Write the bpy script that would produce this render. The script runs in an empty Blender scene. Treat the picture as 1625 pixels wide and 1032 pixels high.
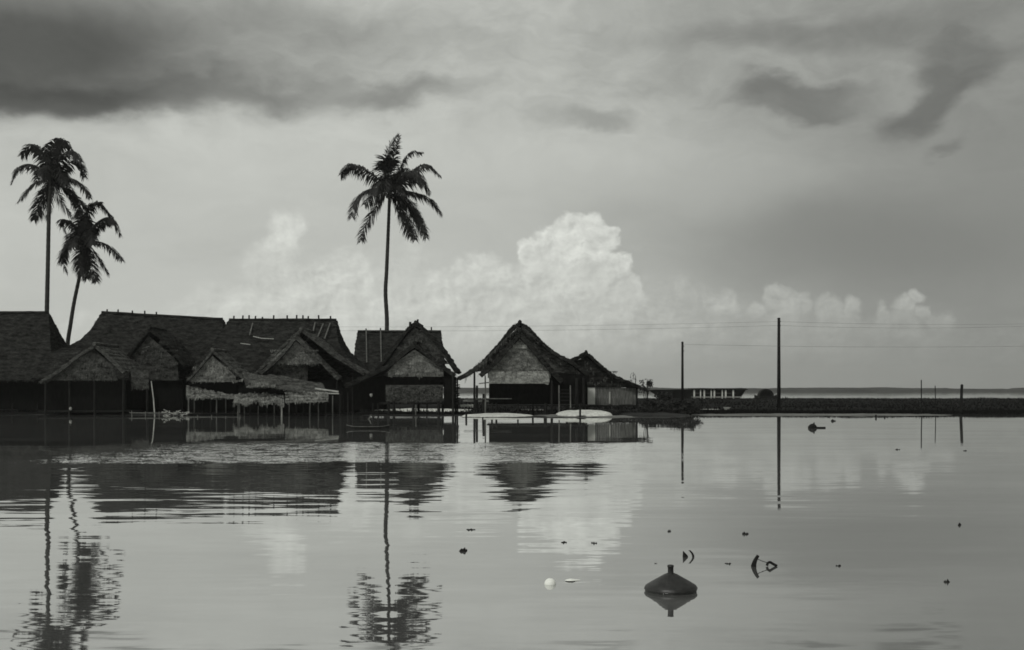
import bpy, math, random
from mathutils import Vector, Matrix, noise as mnoise
rnd = random.Random(7)
S = bpy.context.scene
COL = S.collection
R = math.radians
TONE = (0.978, 1.0, 0.935)          # the faint green-grey of the print

# ------------------------------------------------------------------ camera
F, CX, HY, CH = 1900.0, 812.5, 619.0, 2.0     # focal length in photo pixels, centre column, horizon row, eye height
cam = bpy.data.cameras.new('camera'); co = bpy.data.objects.new('camera', cam); COL.objects.link(co)
co.location = (0, 0, CH); co.rotation_euler = (R(90), 0, 0)
cam.sensor_width = 36; cam.lens = 36 * F / 1625; cam.shift_y = (HY - 516) / 1625
cam.clip_end = 20000; cam.clip_start = 0.1
S.camera = co
def P(px, py, Y): return Vector(((px - CX) * Y / F, Y, CH + (HY - py) * Y / F))
def PX(px, Y): return (px - CX) * Y / F
def PZ(py, Y): return CH + (HY - py) * Y / F
def W(py, z=0.0): return (CH - z) * F / (py - HY)        # distance at which height z is seen on row py

# ------------------------------------------------------------------ light
S.view_settings.view_transform = 'Standard'; S.view_settings.look = 'None'
S.cycles.filter_width = 1.7
S.view_settings.exposure = 0.0; S.view_settings.gamma = 1.0
SUN_EL, SUN_AZ = 52.0, -146.0       # azimuth from the viewing direction, negative = left
sl = bpy.data.lights.new('sun', 'SUN'); so = bpy.data.objects.new('sun', sl); COL.objects.link(so)
sl.energy = 1.5; sl.angle = R(10); sl.color = (1.0, 0.985, 0.95)
sd = Vector((math.sin(R(SUN_AZ)) * math.cos(R(SUN_EL)), math.cos(R(SUN_AZ)) * math.cos(R(SUN_EL)), math.sin(R(SUN_EL))))
so.rotation_euler = sd.to_track_quat('Z', 'Y').to_euler()

class NT:
    """small helper that writes node trees"""
    def __init__(s, t): s.t = t; t.nodes.clear()
    def n(s, typ, **kw):
        x = s.t.nodes.new(typ)
        for k, v in kw.items(): setattr(x, k, v)
        return x
    def put(s, sock, v):
        if isinstance(v, bpy.types.NodeSocket): s.t.links.new(v, sock)
        elif v is not None: sock.default_value = v
    def m(s, op, a, b=None, c=None, clamp=False):
        x = s.n('ShaderNodeMath', operation=op); x.use_clamp = clamp
        s.put(x.inputs[0], a); s.put(x.inputs[1], b); s.put(x.inputs[2], c)
        return x.outputs[0]
    def v(s, op, a, b=None, out=0):
        x = s.n('ShaderNodeVectorMath', operation=op); s.put(x.inputs[0], a); s.put(x.inputs[1], b)
        return x.outputs[out]
    def noise(s, vec, scale, detail=3, rough=0.5, out='Fac', dist=0):
        x = s.n('ShaderNodeTexNoise'); s.put(x.inputs['Vector'], vec)
        x.inputs['Scale'].default_value = scale; x.inputs['Detail'].default_value = detail
        x.inputs['Roughness'].default_value = rough; x.inputs['Distortion'].default_value = dist
        return x.outputs[out]
    def rng(s, v, a, b, c=0.0, d=1.0, smooth=True):
        x = s.n('ShaderNodeMapRange', interpolation_type='SMOOTHSTEP' if smooth else 'LINEAR')
        s.put(x.inputs[0], v); s.put(x.inputs[1], a); s.put(x.inputs[2], b); s.put(x.inputs[3], c); s.put(x.inputs[4], d)
        return x.outputs[0]
    def mix(s, f, a, b):
        x = s.n('ShaderNodeMix'); s.put(x.inputs[0], f); s.put(x.inputs[2], a); s.put(x.inputs[3], b)
        return x.outputs[0]
    def comb(s, x_, y_, z_):
        x = s.n('ShaderNodeCombineXYZ'); s.put(x.inputs[0], x_); s.put(x.inputs[1], y_); s.put(x.inputs[2], z_)
        return x.outputs[0]
    def sep(s, v):
        x = s.n('ShaderNodeSeparateXYZ'); s.put(x.inputs[0], v); return x.outputs
    def tint(s, val, k=TONE):
        return s.comb(s.m('MULTIPLY', val, k[0]), s.m('MULTIPLY', val, k[1]), s.m('MULTIPLY', val, k[2]))

# ------------------------------------------------------------------ sky: clouds placed by azimuth and elevation
def build_sky():
    w = bpy.data.worlds.new('World'); S.world = w; w.use_nodes = True
    T = NT(w.node_tree)
    d = T.n('ShaderNodeTexCoord').outputs['Generated']
    x, y, z = T.sep(d)
    az = T.m('ARCTAN2', x, y); el = T.m('ARCSINE', z)
    p0 = T.comb(az, el, 0.0)
    def A(px, py):
        dx = (px - CX) / F; dz = (HY - py) / F
        return (math.atan(dx), math.asin(dz / math.sqrt(1 + dx * dx + dz * dz)))
    k = 1.0 / F
    def warp(amount, scale, detail, st=(1, 1, 1)):
        nz = T.noise(T.v('MULTIPLY', p0, st), scale, detail, 0.55, 'Color')
        return T.v('ADD', p0, T.v('MULTIPLY', T.v('SUBTRACT', nz, (0.5, 0.5, 0.5)), (amount, amount, 0)))
    soft = warp(0.06, 9, 4, (0.6, 1, 1))
    wisp = warp(0.085, 13, 7, (0.7, 1.3, 1))
    crisp = warp(0.034, 26, 7)
    def blob(L, px, py, rx, ry, val, inner=0.0, strength=1.0, rot=0, p=soft):
        a, e = A(px, py)
        q = T.v('SUBTRACT', p, (a, e, 0))
        if rot:
            c, s_ = math.cos(R(rot)), math.sin(R(rot)); X, Y, _ = T.sep(q)
            q = T.comb(T.m('ADD', T.m('MULTIPLY', X, c), T.m('MULTIPLY', Y, s_)),
                       T.m('SUBTRACT', T.m('MULTIPLY', Y, c), T.m('MULTIPLY', X, s_)), 0.0)
        q = T.v('MULTIPLY', q, (F / rx, F / ry, 0))
        ln = T.v('LENGTH', q, None, 1)
        mk = T.rng(ln, 1.0, inner, 0.0, strength)
        return T.mix(mk, L, val)
    # pale overcast: brightest at left centre, greyer to the right
    L = T.rng(az, -0.16, 0.40, 0.55, 0.27)
    L = T.mix(T.rng(el, 0.0, 0.06, 0.5, 0.0), L, T.m('MULTIPLY', L, 0.90))
    L = T.mix(T.rng(el, 0.5, 1.2), L, 0.42)
    n1 = T.noise(T.v('MULTIPLY', wisp, (0.55, 1.4, 1)), 9, 8, 0.6)
    L = T.m('MULTIPLY', L, T.rng(n1, 0.25, 0.75, 0.88, 1.11, False))
    L = blob(L, 900, 240, 420, 110, 0.56, 0, 0.75)
    L = blob(L, 500, 240, 460, 90, 0.58, 0, 0.6)
    L = blob(L, 1150, 290, 260, 70, 0.44, 0, 0.5)
    L = blob(L, 1430, 385, 420, 120, 0.215, 0.1, 0.85)
    L = blob(L, 690, 500, 460, 120, 0.54, 0.1, 0.5)
    # relief of heaped cloud: the difference of two samples, one shifted towards the light (upper left)
    def relief(scale, shift, gain, detail=7):
        q = T.v('MULTIPLY', wisp2, (1, 1.15, 1))
        c0 = T.noise(q, scale, detail, 0.6); c1 = T.noise(T.v('ADD', q, (-shift, shift, 0)), scale, detail, 0.6)
        return T.m('MULTIPLY_ADD', T.m('SUBTRACT', c0, c1), gain, 1.0)
    wisp2 = warp(0.018, 30, 4)
    rel = T.m('MULTIPLY', relief(24, 0.007, 0.9), relief(62, 0.003, 0.6, 5))
    # a broad soft bank of heaped cloud rising from the horizon
    tops = T.m('MULTIPLY', T.rng(az, -0.34, -0.12), T.rng(az, 0.24, 0.06))
    top_el = T.m('MULTIPLY_ADD', tops, 0.062, 0.052)
    bn = T.noise(T.v('MULTIPLY', crisp, (0.75, 1.1, 1)), 17, 7, 0.58)
    bf = T.m('MULTIPLY_ADD', T.m('SUBTRACT', bn, 0.5), 0.17, T.m('SUBTRACT', top_el, el))
    bm = T.m('MULTIPLY', T.rng(bf, -0.008, 0.034), T.rng(el, 0.008, 0.06))
    L = T.mix(T.m('MULTIPLY', bm, 0.8), L, T.m('MULTIPLY', T.m('MULTIPLY', L, 1.16), rel))
    def heap(L, puffs, val, floor_y, top_fade, edge, strength, p=crisp, base=0.0):
        f = None
        for (px, py, r) in puffs:
            a, e = A(px, py)
            dd = T.v('DISTANCE', p, (a, e, 0), 1)
            g = T.m('MULTIPLY_ADD', dd, -F / r, 1.0)
            f = g if f is None else T.m('SMOOTH_MAX', f, g, 0.12)
        bmp = T.noise(T.v('MULTIPLY', crisp, (1, 1, 1)), 75, 5, 0.6)
        f = T.m('MULTIPLY_ADD', T.m('SUBTRACT', bmp, 0.5), 0.9, f)
        mk = T.rng(f, 0.0, edge)
        eb = A(CX, floor_y)[1]; et = A(CX, top_fade)[1]
        mk = T.m('MULTIPLY', mk, T.rng(el, eb, et, base, strength))
        vv = T.m('MULTIPLY', T.m('MULTIPLY', rel, T.rng(f, 0.0, 0.9, 1.06, 0.93)), val)
        return T.mix(mk, L, vv)
    L = heap(L, [(455, 365, 46), (425, 388, 34), (480, 352, 26), (440, 400, 40), (405, 420, 36)], 0.72, 470, 375, 0.8, 0.85)
    L = heap(L, [(545, 425, 40), (515, 440, 34), (570, 440, 30), (490, 470, 30)], 0.68, 505, 430, 0.8, 0.85)
    L = heap(L, [(765, 415, 34), (745, 435, 34), (785, 440, 34), (700, 462, 36), (660, 478, 34), (720, 480, 40), (610, 485, 30)], 0.68, 540, 430, 0.7, 0.85)
    L = heap(L, [(905, 378, 44), (872, 390, 34), (846, 402, 26), (934, 362, 30), (952, 386, 26), (885, 420, 46),
                 (938, 418, 42), (912, 350, 24), (962, 362, 14), (835, 395, 16), (975, 425, 30), (860, 440, 40), (990, 470, 36), (930, 470, 46), (850, 480, 40), (1010, 510, 36), (900, 510, 50)], 0.70, 530, 385, 0.42, 1.0)
    L = heap(L, [(1238, 472, 30), (1226, 458, 18), (1265, 478, 26), (1308, 484, 28), (1345, 494, 22), (1205, 490, 20), (1250, 510, 34), (1320, 520, 34), (1390, 520, 34), (1440, 515, 34),
                 (1440, 484, 22), (1456, 470, 13), (1472, 492, 18), (1400, 498, 20), (1150, 470, 24), (1130, 474, 18), (1500, 510, 26)], 0.48, 560, 465, 0.6, 0.8)
    # dark stratus, upper left, and the grey clouds at the right
    L = blob(L, 60, 20, 900, 110, 0.20, 0.3, 0.75)
    L = blob(L, 470, 85, 120, 45, 0.38, 0.0, 0.8)
    L = blob(L, 330, 140, 420, 56, 0.185, 0.1, 0.88, 3, wisp)
    L = blob(L, 640, 142, 190, 30, 0.23, 0.1, 0.75, 0, wisp)
    L = blob(L, 40, 80, 360, 130, 0.085, 0.25, 0.95, 2)
    L = blob(L, 90, 160, 260, 40, 0.058, 0.2, 0.8, 2, wisp)
    L = blob(L, 925, 203, 105, 26, 0.30, 0.1, 0.8, 0, wisp)
    L = blob(L, 1265, 142, 112, 42, 0.185, 0.45, 0.9, 0, wisp)
    L = blob(L, 1390, 150, 130, 40, 0.26, 0.2, 0.7, 0, wisp)
    L = blob(L, 1490, 150, 150, 50, 0.155, 0.35, 0.9, 18, wisp)
    L = blob(L, 1545, 90, 90, 60, 0.17, 0.3, 0.8, 0, wisp)
    L = blob(L, 1420, 125, 55, 34, 0.36, 0.2, 0.6, 0, wisp)
    L = blob(L, 1505, 226, 44, 14, 0.20, 0.3, 0.8, 0, wisp)
    L = blob(L, 1330, 40, 420, 34, 0.21, 0.2, 0.75)
    hi = T.noise(T.v('MULTIPLY', wisp, (0.8, 1.8, 1)), 30, 7, 0.62)
    L = T.m('MULTIPLY', L, T.mix(T.rng(el, 0.14, 0.26), 1.0, T.rng(hi, 0.25, 0.75, 0.86, 1.15, False)))
    # clear sky seen thinly between the clouds, as grey as the print
    sky = T.n('ShaderNodeTexSky', sky_type='NISHITA'); sky.sun_disc = False
    sky.sun_elevation = R(SUN_EL); sky.sun_rotation = R(SUN_AZ)
    bw = T.n('ShaderNodeRGBToBW'); T.put(bw.inputs[0], sky.outputs[0])
    base = T.m('MINIMUM', T.m('MULTIPLY', bw.outputs[0], 0.55), 6.0)
    L10 = T.m('MULTIPLY', L, 10.0)
    L10 = T.mix(0.06, L10, base)
    bg = T.n('ShaderNodeBackground'); T.put(bg.inputs[0], T.tint(L10)); bg.inputs[1].default_value = 0.1
    o = T.n('ShaderNodeOutputWorld'); T.put(o.inputs[0], bg.outputs[0])
    w.cycles.sampling_method = 'MANUAL'; w.cycles.sample_map_resolution = 1024
build_sky()

# ------------------------------------------------------------------ materials
M = {}
def mat(name, lo, hi, scale=3.0, stretch=(1, 1, 1), rough=0.9, bump=0.0, spec=0.15, fine=None, detail=5):
    m = bpy.data.materials.new(name); m.use_nodes = True
    T = NT(m.node_tree)
    pos = T.n('ShaderNodeNewGeometry').outputs['Position']
    n = T.noise(T.v('MULTIPLY', pos, stretch), scale, detail, 0.62)
    val = T.rng(n, 0.30, 0.70, lo, hi, False)
    if fine:
        n2 = T.noise(T.v('MULTIPLY', pos, fine[1]), fine[0], 3, 0.6)
        val = T.m('MULTIPLY', val, T.rng(n2, 0.3, 0.7, fine[2], fine[3], False))
    b = T.n('ShaderNodeBsdfPrincipled'); T.put(b.inputs['Base Color'], T.tint(val))
    b.inputs['Roughness'].default_value = rough; b.inputs['Specular IOR Level'].default_value = spec
    if bump:
        bp = T.n('ShaderNodeBump'); bp.inputs['Strength'].default_value = bump; bp.inputs['Distance'].default_value = 0.03
        T.put(bp.inputs['Height'], n); T.put(b.inputs['Normal'], bp.outputs[0])
    o = T.n('ShaderNodeOutputMaterial'); T.put(o.inputs[0], b.outputs[0])
    M[name] = m
ST = (1, 1, 7)      # streaks running sideways (courses)
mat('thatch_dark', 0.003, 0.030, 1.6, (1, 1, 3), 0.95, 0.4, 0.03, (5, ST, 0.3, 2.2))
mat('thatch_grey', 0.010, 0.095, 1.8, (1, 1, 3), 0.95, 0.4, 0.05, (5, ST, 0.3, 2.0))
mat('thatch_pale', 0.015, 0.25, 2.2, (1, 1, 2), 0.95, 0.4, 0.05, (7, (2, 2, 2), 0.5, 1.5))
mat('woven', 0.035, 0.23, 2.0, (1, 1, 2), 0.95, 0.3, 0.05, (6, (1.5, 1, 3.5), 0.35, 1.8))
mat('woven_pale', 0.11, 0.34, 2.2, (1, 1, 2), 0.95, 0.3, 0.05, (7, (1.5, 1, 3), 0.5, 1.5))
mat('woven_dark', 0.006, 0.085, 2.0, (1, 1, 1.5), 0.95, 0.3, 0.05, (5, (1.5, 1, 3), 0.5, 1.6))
mat('wall_shade_black', 0.003, 0.010, 2.0, (3, 3, 1), 0.95, 0.2, 0.05)  # near-black tone; the deep shade under the houses is put into this colour
mat('wood_dark', 0.005, 0.02, 3.0, (3, 3, 0.6), 0.9, 0.3)
mat('wood_grey', 0.06, 0.16, 3.0, (3, 3, 0.6), 0.9, 0.3)
mat('wood_pale', 0.22, 0.45, 3.0, (3, 3, 0.6), 0.85, 0.3)
mat('plank_pale', 0.30, 0.42, 3.0, (5, 3, 0.5), 0.85, 0.2)
mat('white_paint', 0.55, 0.75, 1.5, (1, 1, 1), 0.7)
mat('sand', 0.42, 0.72, 0.8, (0.5, 0.5, 1), 0.95, 0.3, 0.1, (5, (1, 1, 1), 0.7, 1.2))
mat('mud', 0.006, 0.02, 0.5, (0.4, 0.2, 1), 0.8, 0.3, 0.2)
mat('wet_mud', 0.07, 0.2, 0.6, (0.3, 1.5, 1), 0.8, 0.2, 0.2)
mat('marsh', 0.0015, 0.007, 0.35, (0.35, 0.10, 1), 0.95, 0.4, 0.05, (0.06, (1, 0.4, 1), 0.6, 1.7))
mat('grass', 0.002, 0.010, 0.8, (1, 1, 1), 0.9, 0, 0.1)
mat('leaf', 0.006, 0.03, 1.2, (1, 1, 1), 0.7, 0, 0.25)
mat('palm_leaf', 0.004, 0.018, 0.9, (1, 1, 1), 0.6, 0, 0.25)
mat('palm_trunk', 0.015, 0.06, 2.0, (2, 2, 8), 0.95, 0.4, 0.1)
mat('far_trees', 0.015, 0.04, 0.02, (1, 1, 3), 0.95)
mat('iron', 0.007, 0.022, 14.0, (1, 1, 1.5), 0.45, 0.12, 0.4, (40, (1, 1, 1), 0.7, 1.5))
mat('wire', 0.16, 0.2, 1.0)
mat('float_white', 0.75, 0.85, 8.0, (1, 1, 1), 0.5)
mat('jar_clay', 0.2, 0.32, 6.0, (1, 1, 1), 0.6)

def water_material():
    m = bpy.data.materials.new('water'); m.use_nodes = True; T = NT(m.node_tree)
    pos = T.n('ShaderNodeNewGeometry').outputs['Position']
    X, Y, Z = T.sep(pos)
    def slopes(sc, st, detail, amp):
        c = T.noise(T.v('MULTIPLY', pos, st), sc, detail, 0.5, 'Color')
        c = T.v('SUBTRACT', c, (0.5, 0.5, 0.5))
        a = T.comb(T.m('MULTIPLY', amp, 0.06), amp, 0.0)
        return T.v('MULTIPLY', c, a)
    # long lazy swell, finer combed wavelets, and a wind-ruffled band lying across the pond
    edge = T.m('MULTIPLY_ADD', T.noise(T.v('MULTIPLY', pos, (0.14, 0.1, 1)), 1.0, 3, 0.6), 5.0, -2.5)
    Yn = T.m('ADD', Y, edge)
    XY = T.m('DIVIDE', X, T.m('MAXIMUM', Y, 1.0))
    band = T.m('MULTIPLY', T.rng(Yn, 32.0, 33.8), T.rng(Yn, 46.5, 43.5))
    band = T.m('MULTIPLY', band, T.m('MULTIPLY', T.rng(X, 7.5, 2.0), T.rng(X, -16.0, -9.5)))
    comb = T.rng(Yn, 37.0, 32.0)
    left = T.rng(XY, 0.16, -0.05, 0.5, 1.0)
    patch = T.rng(T.noise(T.v('MULTIPLY', pos, (0.05, 0.16, 1)), 1.0, 3, 0.55), 0.40, 0.62)
    comb = T.m('MULTIPLY', T.m('MULTIPLY', comb, left), T.m('MULTIPLY_ADD', patch, 0.6, 0.55))
    base_amp = T.mix(T.rng(Y, 12, 40), 0.020, 0.007)
    n = slopes(1.0, (0.25, 0.9, 1), 2, base_amp)
    n = T.v('ADD', n, slopes(1.0, (0.55, 2.6, 1), 2, T.m('MULTIPLY_ADD', comb, 0.040, T.m('MULTIPLY_ADD', patch, 0.006, 0.003))))
    n = T.v('ADD', n, slopes(1.0, (1.1, 6.5, 1), 2, T.m('MULTIPLY_ADD', comb, 0.036, 0.005)))
    n = T.v('ADD', n, slopes(1.0, (4.0, 14.0, 1), 2, T.m('MULTIPLY', T.rng(Y, 24, 14), 0.012)))
    # ruffled band: the facets one sees are those that lean towards the viewer
    grain = T.noise(T.v('MULTIPLY', pos, (1.6, 1.3, 1)), 1.0, 4, 0.65)
    bandg = T.m('MULTIPLY', band, T.rng(grain, 0.30, 0.68, 0.15, 1.0))
    rx, ry, rz = T.sep(slopes(1.0, (11.0, 12.0, 1), 2, bandg))
    n = T.v('ADD', n, T.comb(T.m('MULTIPLY', rx, 0.4), T.m('MULTIPLY_ADD', T.m('ABSOLUTE', ry), -0.62, T.m('MULTIPLY', bandg, -0.003)), 0.0))
    # open sea behind the village
    n = T.v('ADD', n, slopes(1.0, (0.8, 0.8, 1), 2, T.rng(Y, 260, 300, 0.0, 0.015)))
    nrm = T.v('NORMALIZE', T.v('ADD', n, (0, 0, 1)))
    g = T.n('ShaderNodeBsdfGlossy'); T.put(g.inputs['Color'], (0.95, 0.955, 0.945, 1)); g.inputs['Roughness'].default_value = 0.02
    T.put(g.inputs['Normal'], nrm)
    d = T.n('ShaderNodeBsdfDiffuse'); T.put(d.inputs['Color'], (0.118, 0.12, 0.116, 1))
    fr = T.n('ShaderNodeFresnel'); fr.inputs[0].default_value = 1.33
    silt = T.noise(T.v('MULTIPLY', pos, (0.09, 0.22, 1)), 1.0, 5, 0.6)
    fac = T.m('ADD', T.m('MULTIPLY_ADD', fr.outputs[0], 0.40, 0.56), T.rng(silt, 0.3, 0.7, -0.05, 0.05), None, True)
    mx = T.n('ShaderNodeMixShader'); T.put(mx.inputs[0], fac); T.put(mx.inputs[1], d.outputs[0]); T.put(mx.inputs[2], g.outputs[0])
    o = T.n('ShaderNodeOutputMaterial'); T.put(o.inputs[0], mx.outputs[0]); M['water'] = m
water_material()

# ------------------------------------------------------------------ mesh builders
class MB:
    def __init__(s): s.v = []; s.f = []
    def add(s, vs, fs):
        k = len(s.v); s.v += [Vector(a) for a in vs]; s.f += [tuple(i + k for i in f) for f in fs]
    def quad(s, a, b, c, d): s.add((a, b, c, d), ((0, 1, 2, 3),))
    def box(s, a, b):
        x0, y0, z0 = a; x1, y1, z1 = b
        s.add(((x0, y0, z0), (x1, y0, z0), (x1, y1, z0), (x0, y1, z0), (x0, y0, z1), (x1, y0, z1), (x1, y1, z1), (x0, y1, z1)),
              ((0, 3, 2, 1), (4, 5, 6, 7), (0, 1, 5, 4), (1, 2, 6, 5), (2, 3, 7, 6), (3, 0, 4, 7)))
    def beam(s, a, b, w, h, up=Vector((0, 0, 1))):
        a, b = Vector(a), Vector(b); t = (b - a).normalized()
        if abs(t.dot(up)) > 0.98: up = Vector((0, 1, 0))
        sx = t.cross(up).normalized() * w / 2; sy = sx.cross(t).normalized() * h / 2
        vs = [q + i * sx + j * sy for q in (a, b) for i, j in ((-1, -1), (1, -1), (1, 1), (-1, 1))]
        s.add(vs, ((0, 1, 2, 3), (7, 6, 5, 4), (0, 4, 5, 1), (1, 5, 6, 2), (2, 6, 7, 3), (3, 7, 4, 0)))
    def tube(s, pts, rad, n=7, cap=True):
        pts = [Vector(p) for p in pts]
        if not hasattr(rad, '__len__'): rad = [rad] * len(pts)
        k = len(s.v); ref = None
        for i, p in enumerate(pts):
            t = (pts[min(i + 1, len(pts) - 1)] - pts[max(i - 1, 0)]).normalized()
            if ref is None:
                ref = t.cross(Vector((0, 1, 0)) if abs(t.y) < 0.9 else Vector((1, 0, 0))).normalized()
            ref = (ref - t * ref.dot(t)).normalized(); bi = t.cross(ref)
            for j in range(n):
                a = 2 * math.pi * j / n; s.v.append(p + (ref * math.cos(a) + bi * math.sin(a)) * rad[i])
        for i in range(len(pts) - 1):
            for j in range(n):
                j2 = (j + 1) % n
                s.f.append((k + i * n + j, k + i * n + j2, k + (i + 1) * n + j2, k + (i + 1) * n + j))
        if cap:
            s.f.append(tuple(k + j for j in range(n))[::-1]); e = k + (len(pts) - 1) * n; s.f.append(tuple(e + j for j in range(n)))
    def prism(s, poly, thick):
        """flat outline given at its front, thickened away from the viewer"""
        n = len(poly); a = [Vector(p) for p in poly]; b = [p + Vector((0, thick, 0)) for p in a]
        s.add(a + b, [tuple(range(n)), tuple(range(2 * n - 1, n - 1, -1))] + [(i, n + i, n + (i + 1) % n, (i + 1) % n) for i in range(n)])
    def lathe(s, prof, c, n=40):
        k = len(s.v); c = Vector(c)
        for r, z in prof:
            for j in range(n):
                a = 2 * math.pi * j / n; s.v.append(c + Vector((r * math.cos(a), r * math.sin(a), z)))
        for i in range(len(prof) - 1):
            for j in range(n):
                j2 = (j + 1) % n; s.f.append((k + i * n + j, k + i * n + j2, k + (i + 1) * n + j2, k + (i + 1) * n + j))
    def fringe(s, a, b, ln=(0.1, 0.35), step=0.05, down=Vector((0, 0, -1)), w=(0.03, 0.07), jit=0.04):
        """loose straw hanging along the line a-b"""
        a, b = Vector(a), Vector(b); n = max(2, int((b - a).length / step)); t = (b - a).normalized()
        ph = rnd.random() * 20
        for i in range(n):
            u = (i + rnd.random()) / n
            cl = 0.55 + 0.75 * (0.5 + 0.5 * mnoise.noise(Vector((u * (b - a).length * 1.3, ph, 0))) * 1.6)
            p = a.lerp(b, u) + Vector((rnd.uniform(-jit, jit), rnd.uniform(-jit, jit), rnd.uniform(0, 0.06)))
            l = rnd.uniform(*ln) * max(0.2, cl); hw = t * rnd.uniform(*w) / 2
            q = p + down * l + t * rnd.uniform(-0.25, 0.25) * l + Vector((0, -rnd.random() * 0.08, 0))
            s.quad(p - hw, p + hw, q + hw * 0.5, q - hw * 0.5)
    def sheet(s, rows, thick=0.16, course=3, lift=0.05, jit=0.02, fr=(0.1, 0.3), loose=0.0):
        """thatched slope: rows run from the ridge down to the eave"""
        nr, nc = len(rows), len(rows[0]); k = len(s.v); tops, bots = [], []
        def nrm(i, j):
            di = rows[min(i + 1, nr - 1)][j] - rows[max(i - 1, 0)][j]; dj = rows[i][min(j + 1, nc - 1)] - rows[i][max(j - 1, 0)]
            n = di.cross(dj)
            if n.length < 1e-9: return Vector((0, 0, 1))
            n.normalize(); return n if n.z >= 0 else -n
        for i in range(nr):
            for j in range(nc):
                n = nrm(i, j); p = rows[i][j]
                lf = lift * ((i % course) / max(1, course - 1)) + rnd.gauss(0, jit)
                sag = 0.09 * mnoise.noise(p * 0.6) + 0.04 * mnoise.noise(p * 2.3)
                tops.append(p + n * (lf + sag)); bots.append(p - n * (thick + rnd.random() * 0.02))
        s.v += tops + bots; o = nr * nc
        for i in range(nr - 1):
            for j in range(nc - 1):
                a = k + i * nc + j
                s.f.append((a, a + 1, a + nc + 1, a + nc)); s.f.append((a + o, a + o + nc, a + o + nc + 1, a + o + 1))
        for i in range(nr - 1):
            for j in (0, nc - 1):
                a = k + i * nc + j; s.f.append((a, a + nc, a + nc + o, a + o))
        for j in range(nc - 1):
            for i in (0, nr - 1):
                a = k + i * nc + j; s.f.append((a, a + 1, a + 1 + o, a + o))
        if fr:
            for j in range(nc - 1):
                dn = (rows[-1][j] - rows[-2][j]).normalized() * 0.7 + Vector((0, 0, -0.4))
                s.fringe(rows[-1][j], rows[-1][j + 1], fr, 0.05, dn.normalized())
            for e in (0, nc - 1):       # ragged ends of the slope
                for i in range(nr - 1):
                    s.fringe(rows[i][e], rows[i + 1][e], (fr[0] * 0.7, fr[1] * 0.8), 0.06, Vector((0, 0, -1)))
        if loose:
            for i in range(course, nr - 1, course):
                for j in range(nc - 1):
                    if rnd.random() < loose:
                        dn = (rows[i + 1][j] - rows[i][j]).normalized()
                        n = nrm(i, j) * (lift + 0.03)
                        s.fringe(rows[i][j] + n, rows[i][j + 1] + n, (0.1, 0.25), 0.12, dn)
    def leaves(s, c, r, n, size, clumps=12):
        """foliage: leaf-sized faces gathered in clumps through an ellipsoid"""
        c = Vector(c); cs = []
        for _ in range(clumps):
            while True:
                q = Vector((rnd.uniform(-1, 1), rnd.uniform(-1, 1), rnd.uniform(-1, 1)))
                if q.length < 1: break
            cs.append((Vector((q.x * r[0], q.y * r[1], q.z * r[2])), rnd.uniform(0.22, 0.5)))
        for _ in range(n):
            q, k = rnd.choice(cs)
            p = c + q + Vector((rnd.gauss(0, k * 0.5) * r[0], rnd.gauss(0, k * 0.5) * r[1], rnd.gauss(0, k * 0.5) * r[2]))
            if p.z < 0.02: continue
            u = Vector((rnd.gauss(0, 1), rnd.gauss(0, 1), rnd.gauss(0, 1))).normalized()
            w = u.cross(Vector((rnd.gauss(0, 1), rnd.gauss(0, 1), rnd.gauss(0, 1)))).normalized()
            l = size * rnd.uniform(0.6, 1.4)
            s.quad(p - u * l, p + w * l * 0.4, p + u * l, p - w * l * 0.4)
    def build(s, name, m, parent=None, org=(0, 0, 0), smooth=False):
        me = bpy.data.meshes.new(name); org = Vector(org)
        me.from_pydata([tuple(a - org) for a in s.v], [], s.f); me.update()
        if smooth: me.polygons.foreach_set('use_smooth', [True] * len(me.polygons))
        me.materials.append(M[m]); o = bpy.data.objects.new(name, me); COL.objects.link(o)
        if parent: o.parent = parent
        else: o.location = org
        return o

def tag(o, label, cat, group=None):
    o['label'] = label; o['category'] = cat
    if group: o['group'] = group
    return o
def thing(name, loc, label, cat, group=None):
    o = bpy.data.objects.new(name, None); COL.objects.link(o); o.location = loc; o.empty_display_size = 0.3
    return tag(o, label, cat, group)
def struct(o): o['kind'] = 'structure'; return o
def stuff(o): o['kind'] = 'stuff'; return o

def resample(pts, step):
    out = [pts[0]]
    for a, b in zip(pts, pts[1:]):
        n = max(1, int(round((b - a).length / step)))
        out += [a.lerp(b, (i + 1) / n) for i in range(n)]
    return out
def smooth_line(pts, per=8):
    """Catmull-Rom through points"""
    p = [Vector(q) for q in pts]; p = [p[0] * 2 - p[1]] + p + [p[-1] * 2 - p[-2]]; out = []
    for i in range(1, len(p) - 2):
        for k in range(per):
            t = k / per; a, b, c, d = p[i - 1:i + 3]
            out.append(0.5 * ((2 * b) + (c - a) * t + (2 * a - 5 * b + 4 * c - d) * t * t + (3 * b - a - 3 * c + d) * t ** 3))
    out.append(p[-2]); return out

# ------------------------------------------------------------------ setting: water, marsh, banks, far shore
def sheet_grid(name, xs, ys, h, m):
    b = MB(); nx, ny = len(xs), len(ys)
    b.v = [Vector((x, y, h(x, y))) for y in ys for x in xs]
    b.f = [(j * nx + i, j * nx + i + 1, (j + 1) * nx + i + 1, (j + 1) * nx + i) for j in range(ny - 1) for i in range(nx - 1)]
    return b.build(name, m, smooth=True)
struct(sheet_grid('water', [-5000 + 1000 * i for i in range(11)], [-400, 0, 100, 300, 1000, 2500, 6000], lambda x, y: 0.0, 'water'))

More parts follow.
